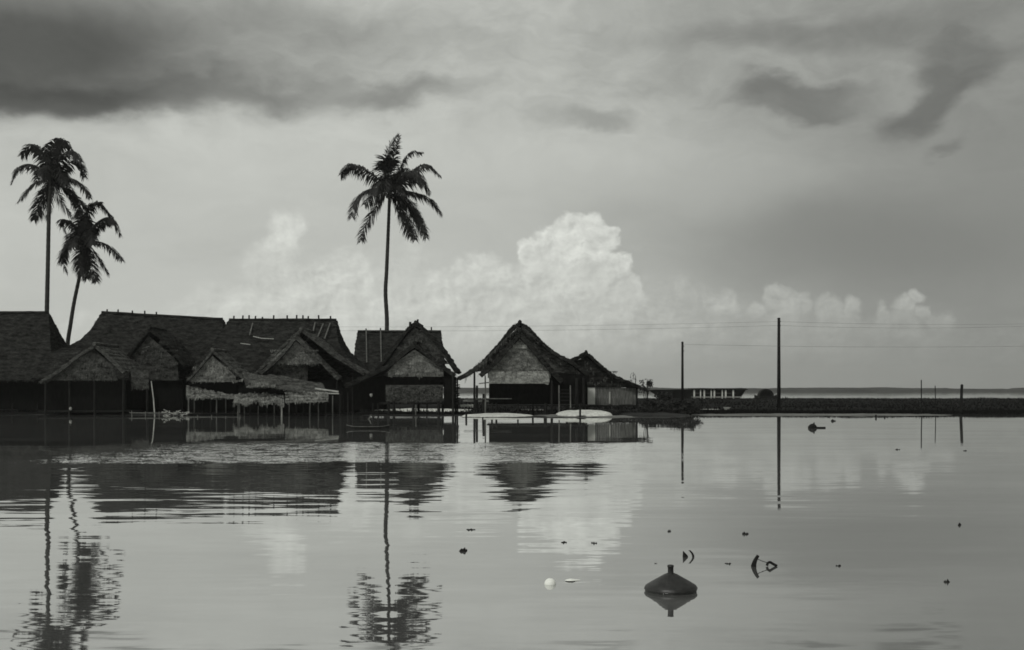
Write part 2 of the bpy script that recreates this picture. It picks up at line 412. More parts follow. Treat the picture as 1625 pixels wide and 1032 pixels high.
def ss(a, b, v):
    t = min(1, max(0, (v - a) / (b - a))); return t * t * (3 - 2 * t)
def shore(x): return 96.3 + 1.0 * mnoise.noise(Vector((x * 0.22, 3, 0))) + 0.4 * mnoise.noise(Vector((x * 0.9, 9, 0)))
def land_h(x, y):
    e = shore(x); far = 268 + 6 * mnoise.noise(Vector((x * 0.03, 5, 0)))
    k = ss(e - 0.6, e + 2.2, y) * (1 - ss(far, far + 6, y))
    return -0.35 + k * (0.47 + 0.10 * mnoise.noise(Vector((x * 0.15, y * 0.1, 1))) + 0.05 * mnoise.noise(Vector((x * 0.8, y * 0.5, 4))))
xs = [-220 + 5 * i for i in range(33)] + [-55 + 0.6 * i for i in range(1, 184)] + [56 + 5 * i for i in range(40)]
ys = [94 + 0.35 * i for i in range(24)] + [103 + 2.5 * i for i in range(60)] + [255 + 1.5 * i for i in range(20)]
struct(sheet_grid('ground', xs, ys, land_h, 'marsh'))

def mound(name, x0, x1, y0, y1, h, m, seed=0.0, pw=0.5, nx=80, ny=24):
    """low bank that rises out of the water, its outline uneven"""
    def hh(x, y):
        u = (x - x0) / (x1 - x0) * 2 - 1; v = (y - y0) / (y1 - y0) * 2 - 1
        d = 1 - math.sqrt(abs(u) ** 4 + abs(v) ** 2.2) + 0.30 * mnoise.noise(Vector((x * 0.45, y * 0.35, seed))) + 0.12 * mnoise.noise(Vector((x * 1.6, y * 1.1, seed + 7)))
        return -0.06 + (h + 0.06) * (max(0, d) ** pw) * (1 + 0.22 * mnoise.noise(Vector((x * 1.3, y * 1.1, seed + 3)))) - (0.25 if d <= 0 else 0)
    return struct(sheet_grid(name, [x0 + (x1 - x0) * i / nx for i in range(nx + 1)], [y0 + (y1 - y0) * i / ny for i in range(ny + 1)], hh, m))
mound('sand_bank', PX(732, 90), PX(850, 90), 87.2, 94, 0.22, 'sand', 1.0, 0.35, 160)
mound('sand_bank', PX(881, 90), PX(972, 90), 87.6, 94, 0.50, 'sand', 15.0, 0.42, 160)
mound('mud_bank', PX(725, 87), PX(985, 87), 84.4, 94.0, 0.06, 'mud', 31.0, 0.5, 160)
mound('mud_bank', PX(840, 89), PX(1012, 89), 86.2, 95.0, 0.14, 'wet_mud', 8.0)
mound('mud_bank', PX(955, 92), PX(1108, 92), 90.2, 99.0, 0.20, 'mud', 12.0)
mound('mud_bank', PX(560, 93), PX(742, 93), 90.2, 99.0, 0.10, 'mud', 14.0)
mound('mud_bank', PX(20, 96), PX(560, 96), 94.5, 101, 0.12, 'mud', 17.0, 0.5, 200)
mound('sand_bank', PX(580, 110), PX(770, 110), 103.5, 118, 0.26, 'sand', 21.0)
mound('shore_strip', PX(1085, 95), PX(1520, 95), 93.4, 98.2, 0.10, 'wet_mud', 25.0, 0.4, 220)

def far_shore():
    b = MB(); x = -1500; top = []; pts = []
    while x <= 1600:
        h = 4.6 + 1.1 * mnoise.noise(Vector((x * 0.006, 1, 0))) + 0.8 * mnoise.noise(Vector((x * 0.03, 2, 0))) + 0.7 * abs(mnoise.noise(Vector((x * 0.11, 4, 0))))
        if PX(1340, 1290) < x < PX(1640, 1290): h *= 1.0 - 0.25 * ss(PX(1340, 1290), PX(1640, 1290), x)
        pts.append((x, h)); x += 3.0
    ky = [(0, 0.0), (6, 0.55), (22, 0.95), (60, 1.0), (120, 0.0)]; n = len(ky)
    for x, h in pts:
        for dy, f in ky:
            b.v.append(Vector((x, 1290 + dy + 10 * mnoise.noise(Vector((x * 0.01, 8, 0))), h * f - 0.3 + (0.8 * mnoise.noise(Vector((x * 0.2, dy, 0))) if 0 < f < 1 else 0))))
    for i in range(len(pts) - 1):
        for j in range(n - 1):
            a = i * n + j; b.f.append((a, a + n, a + n + 1, a + 1))
    struct(b.build('far_shore_hills', 'far_trees', smooth=False))
far_shore()

def marsh_grass():
    b = MB()
    for i in range(30000):
        if i < 14000: x = rnd.uniform(PX(960, 95), 46); y = shore(x) + 1.0 + abs(rnd.gauss(0, 3.5))
        elif i < 18000: x = rnd.uniform(-45, 12); y = shore(x) + 3 + abs(rnd.gauss(0, 9))
        else: y = rnd.uniform(97, 268); x = rnd.uniform(-0.05, 0.46) * y
        z = land_h(x, y)
        if z < 0.03: continue
        c = 0.5 + 0.5 * mnoise.noise(Vector((x * 0.25, y * 0.12, 7)))
        l = rnd.uniform(0.08, 0.26) * (0.5 + 1.1 * max(0, c)) * (1 + (2.2 if y > 190 else 0.8) * max(0, mnoise.noise(Vector((x * 0.12, y * 0.05, 17))))); w = 0.05 if y < 120 else 0.12
        a = rnd.random() * 6.28; d = Vector((math.cos(a), math.sin(a), 0)) * w
        p = Vector((x, y, z - 0.03)); q = p + Vector((rnd.gauss(0, 0.25) * l, rnd.gauss(0, 0.25) * l, l))
        b.add((p - d, p + d, q), ((0, 1, 2),))
    stuff(b.build('marsh_grass', 'grass'))
marsh_grass()

# ------------------------------------------------------------------ houses
def gable_roof(b, prof, Y0, Y1, thick=0.18, dstep=0.35, sstep=0.16, fr=(0.1, 0.3), loose=0.1, ridge=True, lift=0.05):
    """roof whose gable faces the viewer: prof lists photo points from left eave over the ridge to right eave"""
    pts = [P(px, py, Y0) for px, py in prof]
    ai = max(range(len(pts)), key=lambda i: pts[i].z)
    n = max(3, int((Y1 - Y0) / dstep))
    for side in (pts[:ai + 1][::-1], pts[ai:]):
        fine = resample(smooth_line(side, 6), sstep)
        rows = [[Vector((q.x, Y0 + (Y1 - Y0) * j / n + rnd.uniform(-.03, .03), q.z + 0.04 * mnoise.noise(Vector((j * .4, q.x, 3))))) for j in range(n + 1)] for q in fine]
        b.sheet(rows, thick, fr=fr, loose=loose, lift=lift)
    if ridge:
        a = pts[ai]; L = [Vector((a.x + rnd.uniform(-.03, .03), Y0 - 0.1 + (Y1 - Y0 + 0.2) * j / 12, a.z + 0.05 + rnd.uniform(-.02, .02))) for j in range(13)]
        b.tube(L, 0.15, 6)
def hip_roof(b, levels, zs, step=0.30, fr=(0.1, 0.3), loose=0.15):
    """roof whose long slope faces the viewer; levels: (py, left px, right px, Yfront, Yback) from ridge to eave, all at given Y"""
    L = []
    for (py, xl, xr, yf, yb), slope in zip(levels, zs):
        ym = (yf + yb) / 2
        L.append((Vector((PX(xl, ym), yf, PZ(py, ym))), Vector((PX(xr, ym), yf, PZ(py, ym) - slope)),
                  Vector((PX(xr, ym), yb, PZ(py, ym) - slope)), Vector((PX(xl, ym), yb, PZ(py, ym)))))
    def face(ia, ib):
        A = resample([l[ia] for l in L], 0.17); B_ = [l[ib] for l in L]
        # resample the other edge at the same parameters
        tot = []
        for k, (p, q) in enumerate(zip(L, L[1:])):
            m = max(1, int(round((q[ia] - p[ia]).length / 0.17)))
            tot += [(k, (i + 1) / m) for i in range(m)]
        Bp = [B_[0]] + [B_[k].lerp(B_[k + 1], t) for k, t in tot]
        n = max(2, int((A[-1] - Bp[-1]).length / step))
        rows = [[a.lerp(c, j / n) for j in range(n + 1)] for a, c in zip(A, Bp)]
        b.sheet(rows, 0.14, fr=fr, loose=loose)
    face(0, 1); face(3, 2); face(0, 3); face(1, 2)
    a, c = L[0][0], L[0][1]; b.tube([a.lerp(c, i / 14) + Vector((0, 0, 0.05 + rnd.uniform(-.02, .02))) for i in range(15)], 0.13, 6)
    return L
def wall(b, poly, Y, thick=0.08): b.prism([P(px, py, Y) for px, py in poly], thick)
def courses(b, x0, x1, ys_, Y, ln=(0.08, 0.25), step=0.06):
    for y in ys_: b.fringe(P(x0, y, Y - 0.05), P(x1, y, Y - 0.05), ln, step)
def post(b, px, top, Y, r=0.07, z0=-0.5, lean=0.0):
    a = P(px, top, Y); q = Vector((a.x + lean, Y + rnd.uniform(-.05, .05), z0)); m = a.lerp(q, 0.5) + Vector((rnd.uniform(-.03, .03), 0, 0))
    b.tube([q, m, a], [r * 1.1, r, r * 0.9], 7)
def add_posts(root, org, lst, name='stilt'):
    for t in lst:
        px, top, Y = t[:3]; r = t[3] if len(t) > 3 else 0.08; m = t[4] if len(t) > 4 else 'wood_dark'
        b = MB(); post(b, px, top, Y, r); b.build(name, m, root, org)
def ridge_pegs(root, org, pxs, pyf, Y, h=0.38, r=0.07):
    for px in pxs:
        b = MB(); p = P(px, pyf(px), Y); b.tube([p + Vector((rnd.uniform(-.03, .03), 0, -0.1)), p + Vector((rnd.uniform(-.04, .04), 0, h * rnd.uniform(0.7, 1.2)))], r, 6)
        b.build('ridge_peg', 'wood_dark', root, org)

def scatter(root, org, poly, Y, n, m='thatch_pale', ln=(0.08, 0.3)):
    """loose bleached straws caught on a gable or slope"""
    b = MB(); xs_ = [p[0] for p in poly]; ys_ = [p[1] for p in poly]
    def inside(x, y):
        c = False
        for (x1, y1), (x2, y2) in zip(poly, poly[1:] + poly[:1]):
            if (y1 > y) != (y2 > y) and x < (x2 - x1) * (y - y1) / (y2 - y1) + x1: c = not c
        return c
    for _ in range(n):
        x, y = rnd.uniform(min(xs_), max(xs_)), rnd.uniform(min(ys_), max(ys_))
        if not inside(x, y) or mnoise.noise(Vector((x * .09, y * .16, n))) < -0.05: continue
        p = P(x, y, Y - rnd.uniform(.02, .08)); b.fringe(p, p + Vector((rnd.uniform(.06, .2), 0, rnd.uniform(-.04, .04))), ln, 0.07)
    stuff(b.build('loose_straw', m, root, org))
def house_far_left():
    org = Vector((PX(60, 104), 104, 0.1))
    h = thing('thatched_house', org, 'dark long-roofed house at the very left edge under the tall palms', 'house', 'thatched stilt houses')
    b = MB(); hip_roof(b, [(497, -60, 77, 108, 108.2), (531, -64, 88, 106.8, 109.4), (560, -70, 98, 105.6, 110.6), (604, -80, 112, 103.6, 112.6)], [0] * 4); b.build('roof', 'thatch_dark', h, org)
    b = MB(); xa, xb, zt = PX(-70, 106), PX(104, 106), PZ(598, 106); b.box((xa, 104.6, .3), (xb, 104.8, zt)); b.box((xb - .2, 104.8, .3), (xb, 111, zt)); b.box((xa, 111, .3), (xb, 111.2, zt)); b.build('wall', 'wall_shade_black', h, org)
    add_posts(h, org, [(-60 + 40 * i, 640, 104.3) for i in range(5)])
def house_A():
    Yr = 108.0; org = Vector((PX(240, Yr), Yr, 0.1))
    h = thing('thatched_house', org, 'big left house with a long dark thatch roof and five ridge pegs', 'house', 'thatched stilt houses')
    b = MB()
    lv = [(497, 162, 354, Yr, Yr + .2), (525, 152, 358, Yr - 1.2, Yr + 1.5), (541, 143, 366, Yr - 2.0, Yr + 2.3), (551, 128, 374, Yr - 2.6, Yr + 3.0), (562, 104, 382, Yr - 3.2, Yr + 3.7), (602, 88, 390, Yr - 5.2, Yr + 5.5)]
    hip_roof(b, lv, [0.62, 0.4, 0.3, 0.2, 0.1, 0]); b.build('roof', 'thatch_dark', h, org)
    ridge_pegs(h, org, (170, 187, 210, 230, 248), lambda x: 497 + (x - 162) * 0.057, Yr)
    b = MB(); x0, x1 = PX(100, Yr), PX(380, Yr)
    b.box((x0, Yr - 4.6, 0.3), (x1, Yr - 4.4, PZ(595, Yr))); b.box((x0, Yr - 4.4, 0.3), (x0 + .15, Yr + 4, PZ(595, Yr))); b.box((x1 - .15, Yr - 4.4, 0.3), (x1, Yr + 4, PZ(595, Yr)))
    b.box((x0, Yr + 4, 0.3), (x1, Yr + 4.2, PZ(595, Yr))); b.build('wall', 'wall_shade_black', h, org)  # dark infill, its colour carries the shade below the roof
    add_posts(h, org, [(110 + 45 * i, 640, Yr - 4.8) for i in range(7)])
    # gabled wing that projects from the front
    b = MB(); gable_roof(b, [(188, 584), (212, 550), (236, 521), (262, 541), (294, 580)], 100.2, 105, loose=0.2); b.build('wing_roof', 'thatch_dark', h, org)
    b = MB(); wall(b, [(205, 572), (236, 533), (280, 572), (284, 604), (205, 604)], 100.6); courses(b, 215, 282, (556, 565, 575, 585, 595), 100.6); b.build('wing_gable', 'woven_dark', h, org)
    b = MB(); wall(b, [(200, 604), (290, 604), (290, 652), (200, 652)], 101.0); b.build('wing_wall', 'wall_shade_black', h, org)  # black sheet for the shade beneath the wing
    for pa, pb in (((225, 553), (237, 550)), ((256, 560), (256, 568))):
        b = MB(); b.beam(P(*pa, 100.42), P(*pb, 100.42), 0.06, 0.06); b.build('batten', 'wood_grey', h, org)
    scatter(h, org, [(205, 575), (236, 538), (282, 575), (284, 603), (205, 603)], 100.55, 300, 'thatch_grey')
def house_A3():
    Y = 95.0; org = Vector((PX(150, Y), Y, 0.05))
    h = thing('thatched_hut', org, 'low dark hut with a grey thatch slope in front of the big left house', 'hut', 'thatched stilt houses')
    b = MB(); gable_roof(b, [(62, 606), (92, 588), (120, 566), (150, 547), (168, 562), (197, 590)], Y, Y + 5.5, loose=0.25); b.build('roof', 'thatch_grey', h, org)
    b = MB(); wall(b, [(80, 600), (118, 572), (149, 556), (180, 580), (186, 604), (80, 604)], Y + .4); courses(b, 85, 180, (580, 590, 602), Y + .4); b.build('gable', 'woven_dark', h, org)
    b = MB(); wall(b, [(70, 604), (200, 604), (200, 652), (70, 652)], Y + 1.2); b.build('wall', 'wall_shade_black', h, org)
    b = MB(); b.box((PX(60, Y), Y + .1, PZ(652, Y) - .1), (PX(205, Y), Y + 4, PZ(652, Y))); b.build('floor_platform', 'wood_dark', h, org)
    b = MB(); wall(b, [(207, 586), (236, 588), (236, 617), (209, 617)], Y + 1.0); courses(b, 208, 236, (598, 608, 617), Y + 1.0); b.build('side_panel', 'woven_dark', h, org)
    add_posts(h, org, [(72, 604, Y), (110, 604, Y), (150, 604, Y), (196, 600, Y), (234, 600, Y + 1.1)])
    scatter(h, org, [(82, 600), (118, 574), (149, 558), (180, 582), (184, 603), (82, 603)], Y + .38, 350, 'thatch_grey')
def house_B():
    Yr = 106.0; org = Vector((PX(450, Yr), Yr, 0.1))
    h = thing('thatched_house', org, 'middle-left house with a straight dark thatch ridge and a row of twelve pegs', 'house', 'thatched stilt houses')
    b = MB()
    lv = [(509, 364, 534, Yr, Yr + .2), (526, 358, 537, Yr - 1.1, Yr + 1.2), (545, 349, 542, Yr - 2.1, Yr + 2.2), (558, 343, 549, Yr - 2.8, Yr + 2.9), (573, 334, 564, Yr - 3.5, Yr + 3.6), (600, 318, 590, Yr - 4.8, Yr + 4.9)]
    hip_roof(b, lv, [0] * 6); b.build('roof', 'thatch_dark', h, org)
    ridge_pegs(h, org, (371, 385, 395, 405, 416, 434, 456, 471, 481, 489, 506, 525), lambda x: 508, Yr)
    for (xa, ya, xb, yb) in ((402, 534, 415, 537), (415, 537, 434, 538), (382, 545, 397, 547), (513, 514, 504, 535), (524, 513, 515, 538), (500, 512, 497, 526), (401, 513, 396, 532)):
        za = PZ(ya, Yr); k = (ya - 509) / 91; k2 = (yb - 509) / 91
        b = MB(); b.beam(P(xa, ya, Yr - 0.45 - 5.9 * k), P(xb, yb, Yr - 0.45 - 5.9 * k2), 0.09, 0.07)
        b.build('roof_batten', 'wood_pale' if ya > 530 else 'wood_grey', h, org)
    b = MB(); x0, x1 = PX(335, Yr), PX(578, Yr); zt = PZ(596, Yr)
    b.box((x0, Yr - 4.2, 0.3), (x1, Yr - 4.0, zt)); b.box((x0, Yr - 4, .3), (x0 + .15, Yr + 4, zt)); b.box((x1 - .15, Yr - 4, .3), (x1, Yr + 4, zt)); b.box((x0, Yr + 4, .3), (x1, Yr + 4.2, zt)); b.build('wall', 'wall_shade_black', h, org)  # infill that closes the view through, coloured as deep shade
    add_posts(h, org, [(345 + 38 * i, 640, Yr - 4.5) for i in range(7)])
    # front gable with its double roof
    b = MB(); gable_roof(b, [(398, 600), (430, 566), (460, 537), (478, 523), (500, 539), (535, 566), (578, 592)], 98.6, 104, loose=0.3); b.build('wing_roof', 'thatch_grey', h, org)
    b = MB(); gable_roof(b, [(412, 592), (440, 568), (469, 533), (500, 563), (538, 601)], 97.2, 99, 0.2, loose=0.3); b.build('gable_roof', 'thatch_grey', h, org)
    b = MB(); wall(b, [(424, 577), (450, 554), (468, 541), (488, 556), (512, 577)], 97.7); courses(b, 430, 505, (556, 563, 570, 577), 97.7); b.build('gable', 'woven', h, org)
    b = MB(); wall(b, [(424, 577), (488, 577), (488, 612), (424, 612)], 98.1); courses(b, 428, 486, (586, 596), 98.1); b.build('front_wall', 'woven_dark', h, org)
    b = MB(); wall(b, [(400, 612), (560, 600), (560, 652), (400, 652)], 98.6); b.build('wing_wall', 'wall_shade_black', h, org)  # shade under the front gable, given as a black sheet
    add_posts(h, org, [(560, 596, 97.5), (535, 605, 97.4), (575, 598, 98.2, .1)])
    scatter(h, org, [(426, 576), (450, 555), (468, 543), (488, 557), (510, 576)], 97.65, 380)
    scatter(h, org, [(426, 580), (486, 580), (486, 610), (426, 610)], 98.05, 120, 'thatch_grey')
def house_B3():
    Y = 95.0; org = Vector((PX(340, Y), Y, 0.0))
    h = thing('thatched_hut', org, 'small hut with a little gable and frayed pale awning, between the two long roofs', 'hut', 'thatched stilt houses')
    b = MB(); gable_roof(b, [(297, 604), (317, 581), (337, 556), (356, 573), (388, 601)], Y, Y + 4.5, 0.12, loose=0.3); b.build('roof', 'thatch_grey', h, org)
    b = MB(); wall(b, [(303, 600), (320, 582), (337, 565), (352, 578), (374, 598), (374, 606), (303, 606)], Y + .35); courses(b, 306, 370, (583, 592), Y + .35); courses(b, 303, 374, (599, 603), Y + .3, (.1, .3), .04); b.build('gable', 'woven', h, org)
    b = MB(); wall(b, [(300, 606), (376, 606), (376, 652), (300, 652)], Y + 1.0); b.build('wall', 'wall_shade_black', h, org)
    b = MB(); rows = [[P(296 + 2 * j + .8 * math.sin(i * 2.1 + j), 612 + .40 * j + i * (2.7 - .055 * j) + 1.1 * mnoise.noise(Vector((j * .35, i * .5, 2))), Y + .7 - .18 * i) for j in range(40)] for i in range(8)]
    b.sheet(rows, 0.05, fr=(.08, .35), loose=0.5, jit=.05); b.build('awning', 'thatch_pale', h, org)
    b = MB(); b.box((PX(286, Y), Y - .6, PZ(656, Y) - .06), (PX(382, Y), Y + 3, PZ(656, Y))); b.build('floor_platform', 'wood_dark', h, org)
    add_posts(h, org, [(299, 612, Y - .3, .06, 'wood_grey'), (334, 628, Y - .2, .06), (344, 628, Y - .2, .05, 'wood_grey'), (372, 625, Y, .06), (380, 630, Y, .06, 'wood_grey'), (308, 628, Y + .2, .05, 'wood_grey'), (321, 630, Y + .1, .045), (358, 628, Y + .2, .05, 'wood_grey')])
    scatter(h, org, [(305, 600), (337, 568), (372, 600), (372, 605), (305, 605)], Y + .32, 260)
def house_B4():
    Y = 93.6; org = Vector((PX(450, Y), Y, 0.0))
    h = thing('cook_shed', org, 'low shed with ragged pale thatch awnings hanging over black stilts', 'shed', 'thatched stilt houses')
    b = MB(); rows = [[P(425 + (xr - 425) * j / 26 + i * 0.9, 594 + (j / 26) * 14 + i * (1.9 + 0.25 * j / 26), Y + 2.6 - .2 * i) for j in range(27)] for i in range(12) for xr in (512,)]
    b.sheet(rows, 0.08, loose=0.25, fr=(.08, .25)); b.build('roof', 'thatch_grey', h, org)
    b = MB(); rows = [[P(384 + 2.1 * j + .5 * i, 590 + .28 * j + 1.7 * i + 1.5 * mnoise.noise(Vector((j * .3, i * .4, 12))), Y + 2.4 - .2 * i) for j in range(25)] for i in range(12)]
    b.sheet(rows, 0.08, loose=0.3, fr=(.1, .3)); b.build('side_roof', 'thatch_grey', h, org)
    for xa, ya, xb, yb in ((370, 606, 386, 602), (392, 613, 437, 611), (398, 609, 432, 606)):
        b = MB(); b.fringe(P(xa, ya, Y - .1), P(xb, yb, Y - .1), (.1, .34), .025); b.build('straw_fringe', 'thatch_pale', h, org)
    b = MB(); rows = [[P(371 + 2 * j, 627 - 3.5 * math.sin(j * .08) + (1.5 - .25 * math.sin(j * .45)) * i + 1.6 * mnoise.noise(Vector((j * .3, i * .4, 6))), Y + .9 - .16 * i) for j in range(41)] for i in range(11)]
    b.sheet(rows, 0.08, loose=0.5, fr=(.1, .4), jit=.05); b.build('awning', 'thatch_pale', h, org)
    b = MB(); rows = [[P(453 + 2 * j, 620 + .08 * j + (1.75 - .012 * j) * i + 1.3 * mnoise.noise(Vector((j * .3, i * .4, 9))), Y + .8 - .16 * i) for j in range(35)] for i in range(11)]
    b.sheet(rows, 0.08, loose=0.5, fr=(.1, .35), jit=.05); b.build('awning', 'thatch_pale', h, org)
    b = MB(); b.tube([P(452, 623, Y + .6), P(500, 624, Y + .6), P(538, 625, Y + .6)], 0.05, 6); b.tube([P(500, 617, Y + .9), P(537, 622, Y + .7)], 0.07, 6); b.build('eave_pole', 'wood_pale', h, org)
    b = MB(); wall(b, [(380, 612), (545, 618), (545, 655), (380, 655)], Y + 1.6); b.build('wall', 'wall_shade_black', h, org)
    add_posts(h, org, [(378, 642, Y, .06, 'wood_grey'), (397, 644, Y, .05), (423, 644, Y, .06), (447, 640, Y - .2, .07, 'wood_pale'), (470, 640, Y, .06), (492, 640, Y, .06, 'wood_grey'), (517, 640, Y, .07), (540, 625, Y + .4, .06), (552, 622, Y + .8, .07), (388, 640, Y + .6, .05, 'wood_grey'), (410, 644, Y + .3, .045, 'wood_grey'), (435, 642, Y + .4, .05, 'wood_grey'), (459, 640, Y + .3, .04, 'wood_grey'), (481, 642, Y + .4, .05), (505, 640, Y + .2, .045, 'wood_grey'), (528, 628, Y + .2, .05, 'wood_grey')])
def house_C():
    Y = 93.0; org = Vector((PX(660, Y), Y, 0.0))
    h = thing('stilt_house', org, 'stilt house with a pointed double gable roof in front of the tall palm', 'house', 'thatched stilt houses')
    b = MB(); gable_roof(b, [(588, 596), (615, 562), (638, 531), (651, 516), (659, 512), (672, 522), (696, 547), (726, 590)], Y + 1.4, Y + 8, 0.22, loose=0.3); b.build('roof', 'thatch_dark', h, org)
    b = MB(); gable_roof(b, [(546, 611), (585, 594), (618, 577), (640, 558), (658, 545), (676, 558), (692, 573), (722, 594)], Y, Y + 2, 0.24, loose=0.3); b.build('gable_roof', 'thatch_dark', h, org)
    b = MB(); b.prism([P(x, y, Y + 1.7) for x, y in ((612, 580), (640, 540), (658, 520), (676, 532), (712, 578))], 0.1); courses(b, 630, 695, (552, 560, 568), Y + 1.3); b.fringe(P(672, 530, Y + 1.2), P(712, 572, Y + 1.2), (.1, .4), .05); b.build('upper_gable', 'woven_dark', h, org)
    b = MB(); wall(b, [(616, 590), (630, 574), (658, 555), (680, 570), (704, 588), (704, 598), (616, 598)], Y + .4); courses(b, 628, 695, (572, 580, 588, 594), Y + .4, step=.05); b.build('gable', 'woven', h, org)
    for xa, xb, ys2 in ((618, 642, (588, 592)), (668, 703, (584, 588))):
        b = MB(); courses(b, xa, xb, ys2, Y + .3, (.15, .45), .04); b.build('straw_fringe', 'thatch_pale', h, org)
    b = MB(); wall(b, [(612, 598), (705, 598), (705, 614), (612, 614)], Y + .9); wall(b, [(704, 588), (722, 592), (722, 648), (704, 648)], Y + .5); b.build('wall', 'wall_shade_black', h, org)  # black sheets; shade of the gap below the gable is in their colour
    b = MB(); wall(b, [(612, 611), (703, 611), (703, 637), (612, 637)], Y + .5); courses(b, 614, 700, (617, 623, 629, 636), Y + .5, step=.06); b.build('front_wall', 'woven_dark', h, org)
    for xa, xb, y0 in ((645, 668, 620), (622, 634, 628), (652, 664, 625), (628, 640, 614)):
        b = MB(); courses(b, xa, xb, (y0,), Y + .42, (.1, .3), .07); stuff(b.build('straw_patch', 'thatch_grey', h, org))
    b = MB(); b.box((PX(600, Y), Y + .6, PZ(640, Y) - .1), (PX(724, Y), Y + 5, PZ(640, Y) + .05)); b.build('floor_platform', 'wood_dark', h, org)
    b = MB(); wall(b, [(560, 604), (614, 596), (614, 650), (560, 650)], Y + 1.6); b.build('side_wall', 'wall_shade_black', h, org)
    b = MB(); b.tube([P(651, 519, Y + 1.3), P(651, 511, Y + 1.3)], .1, 6); b.build('ridge_peg', 'wood_dark', h, org)
    b = MB(); b.tube([P(662, 519, Y + 1.3), P(663, 507, Y + 1.3)], .08, 6); b.build('ridge_peg', 'wood_dark', h, org)
    add_posts(h, org, [(592, 640, Y + 1, .09), (600, 640, Y + .6, .06), (617, 637, Y, .11), (625, 637, Y + .4, .10), (656, 637, Y + .3, .10), (664, 637, Y + 2, .11), (660, 643, Y - .3, .05, 'wood_grey'), (678, 637, Y + .8, .06), (696, 637, Y + .2, .13), (703, 637, Y + 1, .10), (719, 592, Y - .5, .09), (723, 598, Y + 2.5, .08), (726, 600, Y + 4, .07)])
    b = MB()
    for i in range(14): b.tube([P(714 + rnd.uniform(-6, 4), 604 + i * 3.0, Y + 1 + rnd.random() * 2), P(729 + rnd.uniform(-3, 2), 602 + i * 3 + rnd.uniform(-3, 3), Y + 1 + rnd.random() * 2)], .05, 5)
    b.build('stacked_poles', 'wood_dark', h, org)
    scatter(h, org, [(618, 590), (658, 557), (702, 588), (702, 597), (618, 597)], Y + .36, 340)
    scatter(h, org, [(614, 613), (702, 613), (702, 636), (614, 636)], Y + .46, 240, 'thatch_grey')
    scatter(h, org, [(625, 575), (658, 524), (708, 578), (690, 572), (658, 545)], Y + 1.25, 200, 'thatch_grey')
def house_Cb():
    Yr = 123.5; org = Vector((PX(634, Yr), Yr, 0.1))
    h = thing('thatched_house', org, 'dark flat-ridged house standing behind the pointed stilt house', 'house', 'thatched stilt houses')
    b = MB(); hip_roof(b, [(527, 568, 700, Yr, Yr + .2), (550, 567, 701, Yr - 1.3, Yr + 1.4), (575, 566, 703, Yr - 2.7, Yr + 2.8), (606, 564, 706, Yr - 4.2, Yr + 4.3)], [0] * 4); b.build('roof', 'thatch_dark', h, org)
    for px in (581, 604):
        b = MB(); b.beam(P(px, 524, Yr - .35), P(px + 1, 575, Yr - 3.15), .1, .08); b.build('roof_batten', 'wood_grey', h, org)
    ridge_pegs(h, org, (581, 604, 685), lambda x: 527, Yr, .5)
    b = MB(); x0, x1 = PX(572, Yr), PX(698, Yr); b.box((x0, Yr - 3.6, .9), (x1, Yr - 3.4, PZ(600, Yr))); b.box((x0, Yr - 3.4, .9), (x0 + .15, Yr + 3.5, PZ(600, Yr))); b.box((x1 - .15, Yr - 3.4, .9), (x1, Yr + 3.5, PZ(600, Yr))); b.box((x0, Yr + 3.5, .9), (x1, Yr + 3.7, PZ(600, Yr))); b.build('wall', 'wall_shade_black', h, org)
    add_posts(h, org, [(575, 630, Yr - 3.8), (616, 630, Yr - 3.8), (656, 630, Yr - 3.8), (696, 630, Yr - 3.8)])
